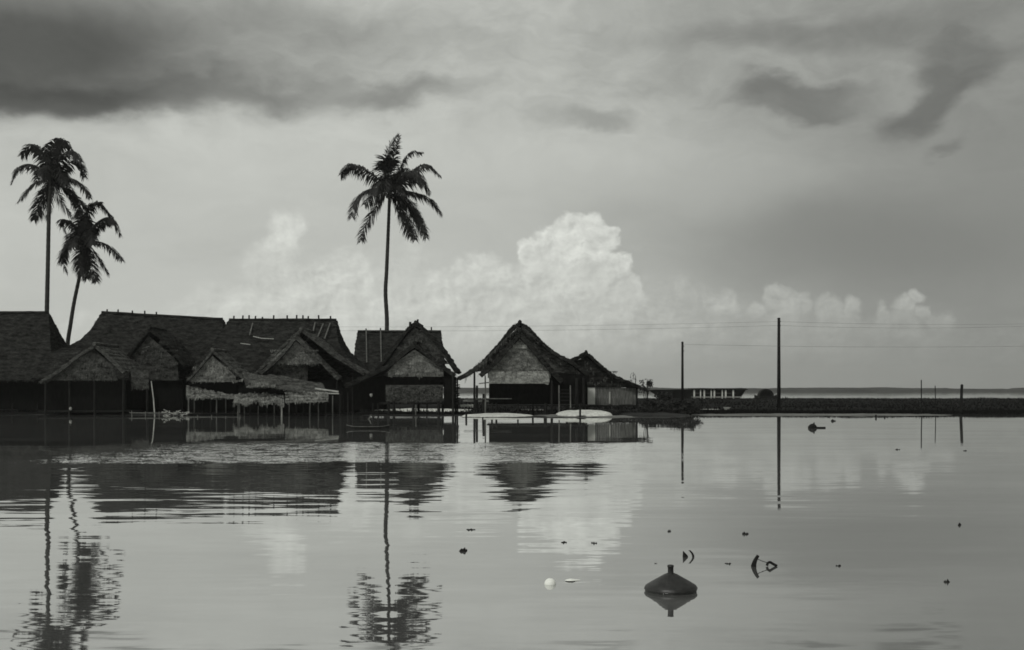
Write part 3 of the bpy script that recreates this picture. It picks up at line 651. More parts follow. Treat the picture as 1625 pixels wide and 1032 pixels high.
def house_D():
    Y = 93.0; org = Vector((PX(825, Y), Y, 0.0))
    h = thing('stilt_house', org, 'stilt house with a tall curved gable roof and pale woven front panel', 'house', 'thatched stilt houses')
    b = MB(); gable_roof(b, [(726, 599), (746, 588), (770, 567), (795, 541), (812, 519), (825, 512), (838, 518), (852, 533), (870, 550), (890, 564), (908, 573), (936, 594)], Y + 1.6, Y + 4.4, 0.24, loose=0.3); b.build('roof', 'thatch_dark', h, org)
    b = MB(); gable_roof(b, [(760, 594), (785, 573), (806, 548), (825, 526), (846, 550), (868, 576), (894, 604)], Y, Y + 2.2, 0.30, loose=0.3); b.build('gable_roof', 'thatch_dark', h, org)
    b = MB(); wall(b, [(742, 592), (770, 571), (797, 544), (825, 517), (852, 538), (888, 568), (912, 584), (914, 606), (776, 606), (776, 588)], Y + 2.3, .1); b.build('upper_gable', 'thatch_grey', h, org)
    b = MB()
    for pa, pb in (((738, 595), (770, 571)), ((770, 571), (800, 540)), ((800, 540), (822, 518)), ((828, 518), (850, 536))):
        b.fringe(P(*pa, Y + 1.45), P(*pb, Y + 1.45), (.15, .6), .04)
    stuff(b.build('rake_straw', 'thatch_grey', h, org))
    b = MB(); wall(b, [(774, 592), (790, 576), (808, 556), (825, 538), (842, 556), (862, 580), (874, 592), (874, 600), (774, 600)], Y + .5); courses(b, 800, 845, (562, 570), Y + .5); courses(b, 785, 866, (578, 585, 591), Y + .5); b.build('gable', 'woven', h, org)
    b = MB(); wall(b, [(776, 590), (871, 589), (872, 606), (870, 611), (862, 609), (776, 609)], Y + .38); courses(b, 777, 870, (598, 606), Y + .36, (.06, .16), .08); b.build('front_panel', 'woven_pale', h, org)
    b = MB(); wall(b, [(814, 547), (835, 547), (837, 553), (814, 553)], Y + .40); b.build('vent_panel', 'woven_pale', h, org)
    b = MB(); wall(b, [(776, 609), (932, 604), (932, 642), (776, 642)], Y + 1.6); wall(b, [(873, 590), (935, 596), (935, 606), (873, 612)], Y + 1.4); b.build('wall', 'wall_shade_black', h, org)
    b = MB(); b.box((PX(772, Y), Y + .5, PZ(643, Y) - .1), (PX(935, Y), Y + 6, PZ(643, Y))); b.build('floor_platform', 'wood_dark', h, org)
    b = MB(); b.tube([P(736, 634, Y + 1), P(775, 633, Y + 1), P(812, 633, Y + 1)], .04, 6); b.tube([P(760, 609, Y + .8), P(778, 607, Y + .8)], .04, 6); b.build('porch_rail', 'wood_grey', h, org)
    b = MB(); b.tube([P(825, 514, Y + 1.4), P(825, 508, Y + 1.4)], .09, 6); b.build('ridge_peg', 'wood_dark', h, org)
    add_posts(h, org, [(753, 590, Y + .6, .09), (757, 612, Y + 2, .1), (770, 596, Y + .6, .06, 'wood_grey'), (768, 625, Y + 1.2, .13), (781, 640, Y, .08), (788, 640, Y + .3, .09), (822, 640, Y, .07), (846, 640, Y + 2, .08), (866, 640, Y + .2, .14), (876, 604, Y + .4, .1), (900, 600, Y + 2.5, .1), (915, 600, Y + 1, .12), (926, 600, Y + 1.2, .12)])
    scatter(h, org, [(776, 591), (825, 540), (872, 591), (872, 600), (776, 600)], Y + .46, 480)
    scatter(h, org, [(742, 591), (797, 546), (825, 519), (852, 540), (900, 575), (870, 578), (825, 528), (776, 588)], Y + 1.5, 260, 'thatch_grey')
def house_E():
    Y = 98.0; org = Vector((PX(965, Y), Y, 0.0))
    h = thing('thatched_house', org, 'lower house with a long sloping thatch roof and one white door panel', 'house', 'thatched stilt houses')
    b = MB(); gable_roof(b, [(868, 612), (892, 585), (909, 570), (930, 561), (938, 564), (952, 577), (975, 595), (998, 606), (1017, 614)], Y, Y + 8, 0.2, loose=0.3); b.build('roof', 'thatch_dark', h, org)
    b = MB(); b.tube([P(930, 564, Y - .05), P(930, 556, Y - .05)], .1, 6); b.build('ridge_peg', 'wood_dark', h, org)
    b = MB(); wall(b, [(866, 615), (892, 590), (910, 574), (930, 567), (950, 581), (985, 604), (1010, 615), (885, 615)], Y + .4); courses(b, 900, 980, (590, 600, 610), Y + .4); b.build('gable', 'thatch_dark', h, org)
    b = MB(); wall(b, [(905, 614), (932, 614), (932, 646), (905, 646)], Y + .5); b.build('side_wall', 'wall_shade_black', h, org)
    b = MB(); wall(b, [(932, 614), (944.4, 614), (944.4, 642), (932, 642)], Y + .45); b.build('door', 'white_paint', h, org)
    b = MB(); b.beam(P(932, 615, Y + .36), P(932, 642, Y + .36), .07, .06); b.build('door_post', 'wood_dark', h, org)
    b = MB(); x = 944.6; i = 0
    while x < 1012:
        w = rnd.uniform(2.0, 3.4); t = 614 + (2 if x > 985 else 0)
        wall(b, [(x, t), (min(x + w - .25, 1012), t), (min(x + w - .25, 1012), 643 + rnd.uniform(-1, 1)), (x, 643)], Y + .45 + rnd.uniform(0, .05)); x += w
    b.build('plank_wall', 'wood_grey', h, org)
    b = MB(); wall(b, [(985, 621), (1004, 621), (1004, 642), (985, 642)], Y + .40, .04); b.build('wall_panel', 'wood_grey', h, org)
    b = MB(); b.beam(P(967.5, 622, Y + .34), P(967.5, 641, Y + .34), .12, .06); b.build('batten', 'wood_pale', h, org)
    b = MB(); b.box((PX(905, Y), Y + .2, PZ(646, Y)), (PX(1014, Y), Y + 6, PZ(643.4, Y))); b.build('floor_platform', 'wood_dark', h, org)
    add_posts(h, org, [(932, 646, Y + .3), (960, 646, Y + .3), (985, 646, Y + .3), (1011, 612, Y + .3)])
    scatter(h, org, [(890, 600), (930, 569), (985, 606), (985, 613), (890, 613)], Y + .35, 160, 'thatch_grey')
for fn in (house_far_left, house_A, house_A3, house_B, house_B3, house_B4, house_C, house_Cb, house_D, house_E): fn()

# ------------------------------------------------------------------ palms
def palm(name, label, base, trunk_px, Y, fronds, r0, r1, extra, leaf=0.95, width=0.06, nuts=True):
    h = thing(name, base, label, 'palm tree', 'coconut palms')
    tp = smooth_line([P(px, py, Y) for px, py in trunk_px], 10)
    tp = [base + Vector((0, 0, -0.3))] + tp
    b = MB(); n = len(tp); rr = [r0 + (r1 - r0) * (i / (n - 1)) ** 0.7 for i in range(n)]; rr[0] = r0 * 1.5
    fine = resample(tp, 0.25); rad = [r0 + (r1 - r0) * (i / len(fine)) ** 0.7 + 0.012 * (i % 2) + (0.12 * math.exp(-i / 3)) for i in range(len(fine))]
    b.tube(fine, rad, 10); b.build('trunk', 'palm_trunk', h, base, True)
    top = tp[-1]
    def frond(pts, dy, droop, seed):
        m = len(pts); q = [P(px, py, Y + dy * (i / (m - 1)) ** 1.2) for i, (px, py) in enumerate(pts)]
        q[0] = top + (q[0] - top) * 0.5
        line = resample(smooth_line(q, 8), 0.05); N = len(line); b = MB()
        b.tube(line[::3] + [line[-1]], [0.055 * (1 - 0.85 * i / max(1, len(line[::3]))) for i in range(len(line[::3]) + 1)], 5)
        L = N * 0.05; roll = rnd.uniform(-0.6, 0.6)
        for i in range(max(2, int(N * 0.06)), N):
            t = i / (N - 1); T_ = (line[min(i + 1, N - 1)] - line[i - 1]).normalized()
            side = T_.cross(Vector((0.0, math.sin(roll) + 0.25, math.cos(roll))))
            if side.length < 0.1: side = T_.cross(Vector((0, 1, 0)))
            side.normalize(); up = side.cross(T_)
            env = (0.35 + 0.75 * math.sin(math.pi * min(1, t * 0.85 + 0.12))) * leaf * min(1, L / 4.0 + 0.2)
            gap = mnoise.noise(Vector((i * 0.11, seed, 0)))
            for sg in (-1, 1):
                if rnd.random() < 0.06 + (0.55 if gap > 0.36 else 0): continue
                d = (T_ * rnd.uniform(0.35, 0.75) + side * sg * rnd.uniform(0.5, 0.85) + up * rnd.uniform(-.1, .3)).normalized()
                l = env * rnd.uniform(0.7, 1.15); p0 = line[i]
                p1 = p0 + d * l * 0.5 + Vector((0, 0, -0.20 * l * droop))
                p2 = p1 + (d * 0.75 + Vector((0, 0, -0.85 * droop))).normalized() * l * 0.55
                w = T_ * width * 0.5 * rnd.uniform(0.8, 1.3)
                b.add((p0 - w * .6, p0 + w * .6, p1 + w, p1 - w, p2), ((0, 1, 2, 3), (3, 2, 4)))
        b.build('frond', 'palm_leaf', h, base)
    for k, fr in enumerate(fronds):
        pts, dy = fr[0], fr[1]; frond(pts, dy, fr[2] if len(fr) > 2 else 1.0, k * 3.7)
    cx, cy = trunk_px[-1]
    for k in range(extra):     # fronds that reach towards or away from the viewer
        a = rnd.uniform(0, 6.28); l = rnd.uniform(18, 34); dy = rnd.choice((-1, 1)) * rnd.uniform(2.0, 3.2)
        ux, uy = math.cos(a) * l, -abs(math.sin(a)) * l * 0.7
        frond([(cx, cy), (cx + ux * .4, cy + uy * .6 - 8), (cx + ux * .8, cy + uy * .6 - 6), (cx + ux * 1.1, cy + uy * .3 + 10)], dy, 1.0, 50 + k)
    b = MB(); b.lathe([(0.02, -0.5), (0.2, -0.35), (0.26, 0), (0.22, 0.4), (0.08, 0.9), (0.0, 1.1)], top, 10)
    b.build('crown_shaft', 'palm_leaf', h, base)
    if nuts:
        for k in range(7):
            a = k * 0.9 + 0.3; b = MB(); c = top + Vector((0.32 * math.cos(a), 0.32 * math.sin(a), -0.45 - 0.15 * (k % 2)))
            b.lathe([(0.0, -.16), (.09, -.13), (.135, -.03), (.12, .08), (.05, .15), (0, .17)], c, 8); b.build('coconut', 'leaf', h, base, True)
    return h
def Z7(l): return [(500 + x / 4.13, 190 + y / 4.13) for x, y in l]
def Z8(l): return [(60 + x / 2.646, 190 + y / 2.646) for x, y in l]
main = [(Z7([(485, 445), (400, 375), (300, 315), (225, 300), (168, 360)]), 1.0, 1.2), (Z7([(480, 455), (385, 450), (300, 485), (255, 560), (240, 640)]), -1.5, 1.2),
        (Z7([(480, 460), (425, 530), (372, 620), (322, 710), (300, 795)]), -.5, .7), (Z7([(490, 440), (472, 320), (490, 190), (540, 100)]), .5, .5),
        (Z7([(490, 440), (500, 330), (520, 230), (555, 110)]), -.8, .5), (Z7([(485, 440), (455, 340), (470, 260), (520, 190)]), 1.6, .6),
        (Z7([(500, 435), (565, 300), (620, 218), (695, 215)]), 1.0, .9), (Z7([(505, 435), (630, 340), (730, 292), (815, 360)]), 1.2, 1.1),
        (Z7([(505, 440), (600, 395), (690, 390), (750, 470)]), -1.4, 1.1), (Z7([(505, 445), (640, 475), (755, 520), (825, 610)]), .4, 1.0),
        (Z7([(500, 455), (590, 540), (680, 640), (728, 770)]), -.4, .9), (Z7([(500, 460), (560, 565), (620, 680), (655, 785)]), -1.3, .9),
        (Z7([(500, 440), (590, 350), (670, 350), (715, 430)]), -2.0, 1.1), (Z7([(480, 455), (420, 470), (370, 510), (325, 555)]), 1.8, 1.1),
        (Z7([(500, 440), (545, 350), (590, 330), (660, 400)]), 2.2, 1.0), (Z7([(500, 455), (570, 500), (640, 560), (690, 690)]), 1.6, 1.0), (Z7([(500, 455), (540, 540), (590, 640), (620, 760)]), .8, .9), (Z7([(500, 455), (600, 540), (670, 620), (700, 740)]), -1.8, 1.0), (Z7([(485, 440), (450, 350), (452, 290), (480, 250)]), -2.0, .9)]
YP = 133.0
palm('palm_tree', 'tallest palm, its slender bare trunk rising alone behind the pointed stilt house', Vector((PX(613.5, YP), YP, 0.1)),
     [(613.5, 640), (613, 560), (614, 510), (611.8, 465), (613.5, 430), (616, 370), (618.5, 304)], YP, main, 0.30, 0.16, 3, 1.5, 0.11)
p2 = [(Z8([(200, 490), (205, 410), (245, 345), (312, 405)]), 1, 1.2), (Z8([(200, 490), (200, 420), (215, 360), (260, 345)]), -1, .8), (Z8([(205, 490), (270, 440), (315, 425), (346, 482)]), .6, 1.2), (Z8([(205, 500), (280, 520), (330, 560), (354, 592)]), -.8, .9),
      (Z8([(205, 510), (250, 570), (297, 647)]), .8, .7), (Z8([(200, 510), (222, 600), (246, 680)]), -.8, .6), (Z8([(195, 510), (190, 600), (205, 668)]), .4, .6), (Z8([(195, 510), (175, 580), (178, 650)]), -.5, .6),
      (Z8([(195, 505), (135, 525), (102, 575), (122, 638)]), .5, 1.2), (Z8([(195, 495), (140, 430), (100, 425), (116, 470)]), -.6, 1.1), (Z8([(195, 490), (190, 420), (178, 380)]), 1.5, .8), (Z8([(200, 495), (240, 440), (290, 410), (322, 430)]), -1.6, 1.2), (Z8([(195, 505), (150, 500), (115, 540), (110, 600)]), 1.8, 1.2)]
YQ = 113.0
palm('palm_tree', 'shorter left palm leaning right over the big left house, trunk fully in view', Vector((PX(104, YQ), YQ, 0.1)),
     [(104, 640), (107, 553), (112, 515), (118, 478), (128, 430), (135.5, 383)], YQ, p2, 0.24, 0.15, 6, 1.15, 0.12)
p1 = [(Z8([(55, 240), (70, 140), (110, 95), (168, 165)]), 1, 1.2), (Z8([(55, 240), (60, 130), (85, 85), (130, 95)]), -1, 1), (Z8([(60, 240), (130, 180), (180, 185), (197, 240)]), .6, 1.2), (Z8([(60, 245), (150, 250), (200, 290), (219, 328)]), -.5, 1),
      (Z8([(60, 250), (140, 310), (205, 365)]), .9, .8), (Z8([(60, 255), (100, 340), (142, 402)]), -.9, .8), (Z8([(55, 260), (50, 340), (40, 420)]), .4, .6), (Z8([(50, 245), (-20, 190), (-80, 200), (-110, 260)]), .5, 1.2), (Z8([(50, 250), (-20, 270), (-80, 340)]), -1, 1),
      (Z8([(50, 240), (20, 140), (-30, 110), (-70, 150)]), -1, 1), (Z8([(55, 255), (10, 340), (-15, 420)]), -.6, .8), (Z8([(60, 240), (95, 160), (140, 130), (185, 175)]), -1.8, 1.2), (Z8([(60, 250), (115, 270), (160, 330), (175, 390)]), 1.7, 1)]
palm('palm_tree', 'tall palm at the left edge, its crown highest above the leaning palm', Vector((PX(73, 110), 110, 0.1)),
     [(73, 640), (74, 520), (76, 420), (78, 330), (81.5, 283)], 110.0, p1, 0.26, 0.16, 6, 1.15, 0.12)

# ------------------------------------------------------------------ utility poles and wires
def pole(px, top, Y, r, label):
    base = Vector((PX(px, Y), Y, 0.1)); h = thing('utility_pole', base, label, 'pole', 'telegraph poles')
    t = P(px, top, Y); b = MB(); b.tube([base + Vector((0, 0, -.4)), base.lerp(t, .5), t], [r * 1.15, r, r * .85], 10); b.build('pole_shaft', 'wood_dark', h, base, True)
    b = MB(); b.lathe([(0, .05), (r * .95, 0), (r * .9, -.12)], t, 10); b.build('pole_cap', 'wood_dark', h, base)
    for dz in (.35, .75):
        b = MB(); c = t + Vector((r * .8, -.02, -dz)); b.lathe([(0, -.09), (.05, -.08), (.07, 0), (.04, .06), (0, .09)], c, 8); b.build('insulator', 'jar_clay', h, base)
    return t
YA, YB = 122.0, 104.0
ta = pole(1236, 505, YA, 0.17, 'taller thick dark pole standing right on the marsh edge')
tb = pole(1083, 543, YB, 0.11, 'shorter thin pole beside the low bushes')
def wire(pts, label, r=0.009):
    a, c = Vector(pts[0]), Vector(pts[-1]); b = MB(); n = 40; L = []
    for i in range(n + 1):
        u = i / n; q = a.lerp(c, u); q.z -= pts[1] * 4 * u * (1 - u); L.append(q)
    b.tube(L, r, 4); tag(b.build('overhead_wire', 'wire', None, (0, 0, 0)), label, 'wire', 'overhead wires')
wire((P(230, 516, 124), .35, ta + Vector((-.12, 0, -.35))), 'upper wire running left from the taller pole behind the palm')
wire((P(230, 520, 124), .45, ta + Vector((-.12, 0, -.75))), 'lower wire running left from the taller pole behind the palm')
wire((ta + Vector((.15, 0, -.35)), .25, P(1720, 512, 124)), 'upper wire running right from the taller pole')
wire((ta + Vector((.15, 0, -.75)), .35, P(1720, 514, 124)), 'lower wire running right from the taller pole')
wire((tb + Vector((.1, 0, -.2)), .2, P(1720, 548, 112)), 'thin low wire running right from the shorter pole')

# ------------------------------------------------------------------ far jetty and covered boat, marsh stakes
def jetty():
    Y = 262.0; org = Vector((PX(1110, Y), Y, 0.1)); h = thing('jetty_shed', org, 'long low dark shed with a row of white posts beyond the marsh', 'shed')
    b = MB(); z1, z0 = PZ(616.4, Y), PZ(619, Y); xa, xb = PX(1034, Y), PX(1186, Y)
    b.prism([(xa - 1.2, Y, z0 - .2), (xa + .5, Y, z1 - .3), (PX(1096, Y), Y, z1 - .25), (PX(1098, Y), Y, z1), (xb - .3, Y, z1), (xb + .3, Y, z0), (xa, Y, z0)][::-1], 5); b.build('roof', 'thatch_dark', h, org)
    b = MB(); b.prism([(PX(1030, Y), Y + 1.5, z0 + .01), (xb, Y + 1.5, z0 + .01), (PX(1176, Y), Y + 1.5, .05), (PX(1050, Y), Y + 1.5, .05)][::-1], .3); b.build('wall', 'wall_shade_black', h, org)  # black sheet in place of the shaded interior behind the posts
    for px in (1102, 1112, 1118, 1129, 1134, 1146.5, 1152, 1164):
        w = .16 if px in (1102, 1118, 1134, 1152, 1164) else .11
        b = MB(); x = PX(px, Y); b.box((x - w, Y + .2, 0.05), (x + w, Y + .45, z0)); b.build('post', 'white_paint', h, org)
    b = MB(); b.box((PX(1098, Y), Y + .15, PZ(631, Y)), (PX(1178, Y), Y + .5, PZ(629.6, Y))); b.build('deck_beam', 'wood_pale', h, org)
    b = MB(); b.box((PX(1098, Y), Y + .25, PZ(624.6, Y)), (PX(1168, Y), Y + .4, PZ(624, Y))); b.build('handrail', 'wood_grey', h, org)
jetty()
def covered_boat():
    Y = 258.0; x0, x1 = PX(1197, Y), PX(1233, Y); org = Vector(((x0 + x1) / 2, Y, 0.1)); h = thing('covered_boat', org, 'small boat with a dark rounded canopy beyond the marsh', 'boat')
    b = MB(); n = 16; k = []
    for i in range(n + 1):
        u = i / n; x = x0 + (x1 - x0) * u; s = math.sin(math.pi * u) ** .5; sh = .35 * (2 * u - 1) ** 4
        k.append([(x, Y - .75 * s, .65 + sh), (x, Y - .5 * s, .1), (x, Y + .5 * s, .1), (x, Y + .75 * s, .65 + sh)])
    b.v = [Vector(p) for r in k for p in r]
    for i in range(n):
        for j in range(3): a = i * 4 + j; b.f.append((a, a + 1, a + 5, a + 4))
        b.f.append((i * 4 + 3, i * 4, i * 4 + 4, i * 4 + 7))
    b.build('hull', 'wood_dark', h, org)
    b = MB(); xa, xb = PX(1203, Y), PX(1227, Y); m = 14; rows = []
    for j in range(9):
        y = Y - 1.0 + 2.0 * j / 8; rows.append([Vector(((xa + xb) / 2 - math.cos(math.pi * i / m) * (xb - xa) / 2, y, .35 + math.sin(math.pi * i / m) ** .8 * (PZ(617.6, Y) - .35))) for i in range(m + 1)])
    b.sheet(rows, .12, fr=None, jit=.015); b.build('canopy', 'thatch_dark', h, org)
    b = MB(); b.prism([r for r in rows[6]][::-1], .1); b.build('canopy_back', 'wall_shade_black', h, org)
covered_boat()
def stake(name, px, top, Y, r, label, cat, group, m='wood_dark', lean=0.0, z0=-0.4):
    b = MB(); a = P(px, top, Y); q = Vector((a.x + lean, Y, z0)); mid = a.lerp(q, .5) + Vector((rnd.uniform(-.02, .02), 0, 0))
    b.tube([q, mid, a - Vector((0, 0, r * .6)), a], [r, r * 1.05, r, r * .55], 8)
    return tag(b.build(name, m, None, (q.x, Y, 0)), label, cat, group)
G1 = 'stakes standing at the marsh edge'
stake('mooring_post', 1526.5, 610, 98.5, 0.12, 'stout dark post standing at the marsh edge on the far right', 'post', G1, lean=-.12)
stake('stake', 1462, 603, 98, 0.045, 'tall thin stake at the marsh edge, the taller of two right of the pole', 'stake', G1, lean=.05)
stake('stake', 1484, 612, 98, 0.035, 'thin stake between the taller stake and the stout post at right', 'stake', G1, lean=.03)
G2 = 'stakes standing in the shallow water'
stake('stake', 740, 653, 84, .07, 'short dark post in the water off the sand bank between two stilt houses', 'stake', G2)
stake('stake', 766, 662, 83, .05, 'stub of a post in the water before the tall curved gable house', 'stake', G2)
stake('stake', 921, 640, 87.2, .07, 'dark post standing on the brighter humped sand bank', 'stake', G2)
stake('stake', 1129, 663, 86, .05, 'short stub in the water right of the low bushes', 'stake', G2)
stake('stake', 1390, 658, 86.5, .06, 'left stub of a pair in the water below the marsh edge', 'stake', G2)
stake('stake', 1404, 660, 86.5, .05, 'right stub of a pair in the water below the marsh edge', 'stake', G2)
stake('stake', 1417, 662, 86.5, .03, 'thin stub just right of the pair below the marsh edge', 'stake', G2)
stake('stake', 917, 896, 13.9, .008, 'thin short stick upright in the open water above the white float', 'stick', None, z0=-.02)
b = MB(); b.tube([P(240, 605, 93.4), P(243.5, 632, 93.2), (PX(246, 92.9), 92.9, -.3)], [.035, .045, .05], 7); tag(b.build('leaning_pole', 'wood_pale', None, (PX(246, 92.9), 92.9, 0)), 'bleached pole leaning in front of the dark left hut', 'pole')

# ------------------------------------------------------------------ ladder, planks, jars, jetties near the huts
def ladder():
    Y = 92.6; org = Vector((PX(896, Y), Y, .2)); h = thing('ladder', org, 'wooden house ladder leaning between the two right-hand houses', 'ladder')
    for px, t, m in ((887, 612, 'wood_grey'), (905, 612, 'wood_grey')):
        b = MB(); b.tube([P(px, t, Y + .5), P(px + .4, 655 if px < 900 else 648, Y - .2)], .05, 7); b.build('rail', m, h, org)
    for i in range(6):
        y = 619 + i * 5.6; b = MB(); b.tube([P(887.5, y, Y + .35 - .1 * i), P(905, y, Y + .35 - .1 * i)], .03, 6); b.build('rung', 'wood_dark', h, org)
ladder()
def plank(px0, px1, py, Y, label, m='wood_pale', d=.35, z=.06, name='plank', cat='plank', group='planks and walkways by the water'):
    b = MB(); z1 = PZ(py, Y); N = 10; L = [Vector((PX(px0 + (px1 - px0) * i / N, Y), Y + .06 * math.sin(i * 2.1), z1 + .015 * math.sin(i * 1.7 + px0))) for i in range(N + 1)]
    for a, c in zip(L, L[1:]): b.beam(a, c + (c - a) * .02, d, z)
    return tag(b.build(name, m, None, (PX((px0 + px1) / 2, Y), Y, 0)), label, cat, group)
def walkway(px0, px1, py, Y, label, m):
    org = Vector((PX((px0 + px1) / 2, Y), Y, 0)); h = thing('walkway', org, label, 'walkway', 'planks and walkways by the water')
    for k in range(2):
        b = MB(); z1 = PZ(py, Y); b.beam((PX(px0 - 2 * k, Y), Y + .3 * k, z1 + .02 * k), (PX(px1 + 3 * k, Y), Y + .3 * k, z1 - .02), .24, .05); b.build('board', m, h, org)
    n = max(3, int((px1 - px0) / 22))
    for i in range(n + 1):
        b = MB(); post(b, px0 + 3 + (px1 - px0 - 6) * i / n, py - 1.5 - 2.5 * rnd.random(), Y - .16, .035); b.build('support', 'wood_grey', h, org)
walkway(206, 300, 655.5, 93.0, 'pale plank walkway in front of the dark left hut', 'wood_grey')
walkway(288, 384, 662.5, 87.6, 'low plank walkway in front of the little gabled hut', 'wood_grey')
b = MB(); x = 262
while x < 296:
    p = P(x, 656 + rnd.uniform(-3, 3), 92.5); q = p + Vector((rnd.uniform(-.4, .5), rnd.uniform(-.2, .2), rnd.uniform(-.15, .2))); b.tube([p, q], .03, 5); x += 1.7
tag(b.build('stick_heap', 'wood_pale', None, (PX(280, 92.5), 92.5, 0)), 'heap of pale sticks lying on the left plank walkway', 'sticks')
def canoe():
    Y = W(678, .08); x0, x1 = PX(550, Y), PX(618, Y); org = Vector(((x0 + x1) / 2, Y, 0)); h = thing('dugout_canoe', org, 'narrow dark canoe lying low on the water before the pointed stilt house', 'boat')
    b = MB(); n = 20; k = []
    for i in range(n + 1):
        u = i / n; x = x0 + (x1 - x0) * u; s = max(.05, math.sin(math.pi * u) ** .6); sh = .08 * (2 * u - 1) ** 4
        k.append([(x, Y - .3 * s, .10 + sh), (x, Y - .22 * s, -.08), (x, Y + .22 * s, -.08), (x, Y + .3 * s, .10 + sh), (x, Y + .25 * s, .06 + sh), (x, Y - .25 * s, .06 + sh)])
    b.v = [Vector(p) for r in k for p in r]
    for i in range(n):
        for j in range(6): a = i * 6; b.f.append((a + j, a + (j + 1) % 6, a + 6 + (j + 1) % 6, a + 6 + j))
    b.build('hull', 'wood_dark', h, org)
    b = MB()
    for a, c in zip(k, k[1:]): b.beam(Vector(a[0]) + Vector((0, -.01, .012)), Vector(c[0]) + Vector((0, -.01, .012)), .03, .025)
    b.build('gunwale', 'wood_grey', h, org)
canoe()
b = MB(); Yc = 82.0; b.tube([(PX(582, Yc), Yc, -.1), P(586, 664, Yc), P(589, 658, Yc + .2)], [.04, .04, .03], 6); tag(b.build('bent_pole', 'wood_grey', None, (PX(582, Yc), Yc, 0)), 'crooked grey pole leaning from the water behind the canoe', 'pole')
b = MB(); b.lathe([(0, .11), (.09, .10), (.12, .04), (.11, -.04), (.05, -.15), (0, -.17)], P(589, 627, 93.1), 10)
tag(b.build('woven_basket', 'jar_clay', None, P(589, 627, 93.1)), 'small pale basket hanging in shadow left of the pointed stilt house', 'basket')
b = MB(); b.lathe([(0, -.12), (.08, -.11), (.12, 0), (.09, .09), (.05, .12), (.06, .15), (0, .15)], P(112, 649, 94.9), 12)
tag(b.build('water_jar', 'jar_clay', None, P(112, 649, 94.9), True), 'small pale jar in the black shade of the far left hut', 'jar')
plank(1108, 1140, 650.3, 114, 'pale plank lying on the marsh behind the low bushes', 'white_paint', .4, .1)
plank(735, 775, 636.5, 150, 'thin pale strip painted as a bright water pool far back between two stilt houses', 'wood_pale', .4, .12)  # pale beam; the shine of a far pool is put into its colour
plank(732, 752, 645, 128, 'short white strip painted as a bright water pool behind the sand bank', 'white_paint', .8, .35)  # white beam standing in for water that reflects the sky
plank(828, 862, 651, 112, 'pale plank on the ground beneath the tall curved gable house', 'wood_pale', .5, .12)
b = MB(); p = P(1153.5, 650, 114); b.box((p.x - .26, p.y - .2, .08), (p.x + .26, p.y + .2, .30)); b.box((p.x - .3, p.y - .24, .30), (p.x + .3, p.y + .24, .36))
tag(b.build('crate', 'wood_pale', None, (p.x, p.y, .1)), 'small pale crate on the marsh beside the plank', 'crate')

# ------------------------------------------------------------------ bushes
def bush(name, px, Y, cz, r, n, size, label, stems=6, clumps=14, m='leaf', z0=0.0):
    base = Vector((PX(px, Y), Y, z0)); h = thing(name, base, label, 'bush', 'bushes on the marsh edge')
    c = base + Vector((0, 0, cz)); b = MB()
    for i in range(stems):
        a = rnd.uniform(0, 6.28); e = c + Vector((math.cos(a) * r[0] * .6, math.sin(a) * r[1] * .6, rnd.uniform(-.1, .9) * r[2]))
        b.tube([base + Vector((rnd.uniform(-.1, .1), 0, -.2)), base.lerp(e, .5) + Vector((rnd.uniform(-.1, .1), 0, .05)), e], [.035, .025, .01], 5)
    b.build('stems', 'wood_dark', h, base)
    b = MB(); b.leaves(c, r, n, size, clumps); b.build('foliage', m, h, base)
bush('shrub', 1026, 97.5, 2.3, (.55, .5, .72), 520, .09, 'spindly open shrub beside the long sloping roof', 7, 12)
bush('shrub', 1005, 99, 2.75, (.4, .4, .75), 60, .07, 'thin leafless twigs rising over the end of the sloping roof', 8, 10)
bush('bush', 1040, 97, .55, (1.9, .8, .55), 2600, .11, 'low dark bush between the spindly shrub and the thin pole', 8, 26)
bush('bush', 1072, 96, .5, (1.3, .8, .60), 2000, .11, 'dark bush at the foot of the thin pole', 8, 22)
bush('bush', 1096, 94.6, .5, (.75, .5, .62), 1100, .10, 'rounded bush overhanging the water right of the thin pole', 6, 16)
bush('bush', 1000, 95.6, .28, (2.2, .7, .28), 1500, .09, 'low weeds in front of the white door house', 6, 26)
bush('bush', 976, 91.4, .22, (.75, .4, .25), 500, .07, 'small weedy clump on the right end of the bright sand bank', 4, 10)
bush('bush', 1056, 150, .9, (1.1, .6, .45), 300, .16, 'small bush poking above the far dark shed', 4, 8, z0=.4)

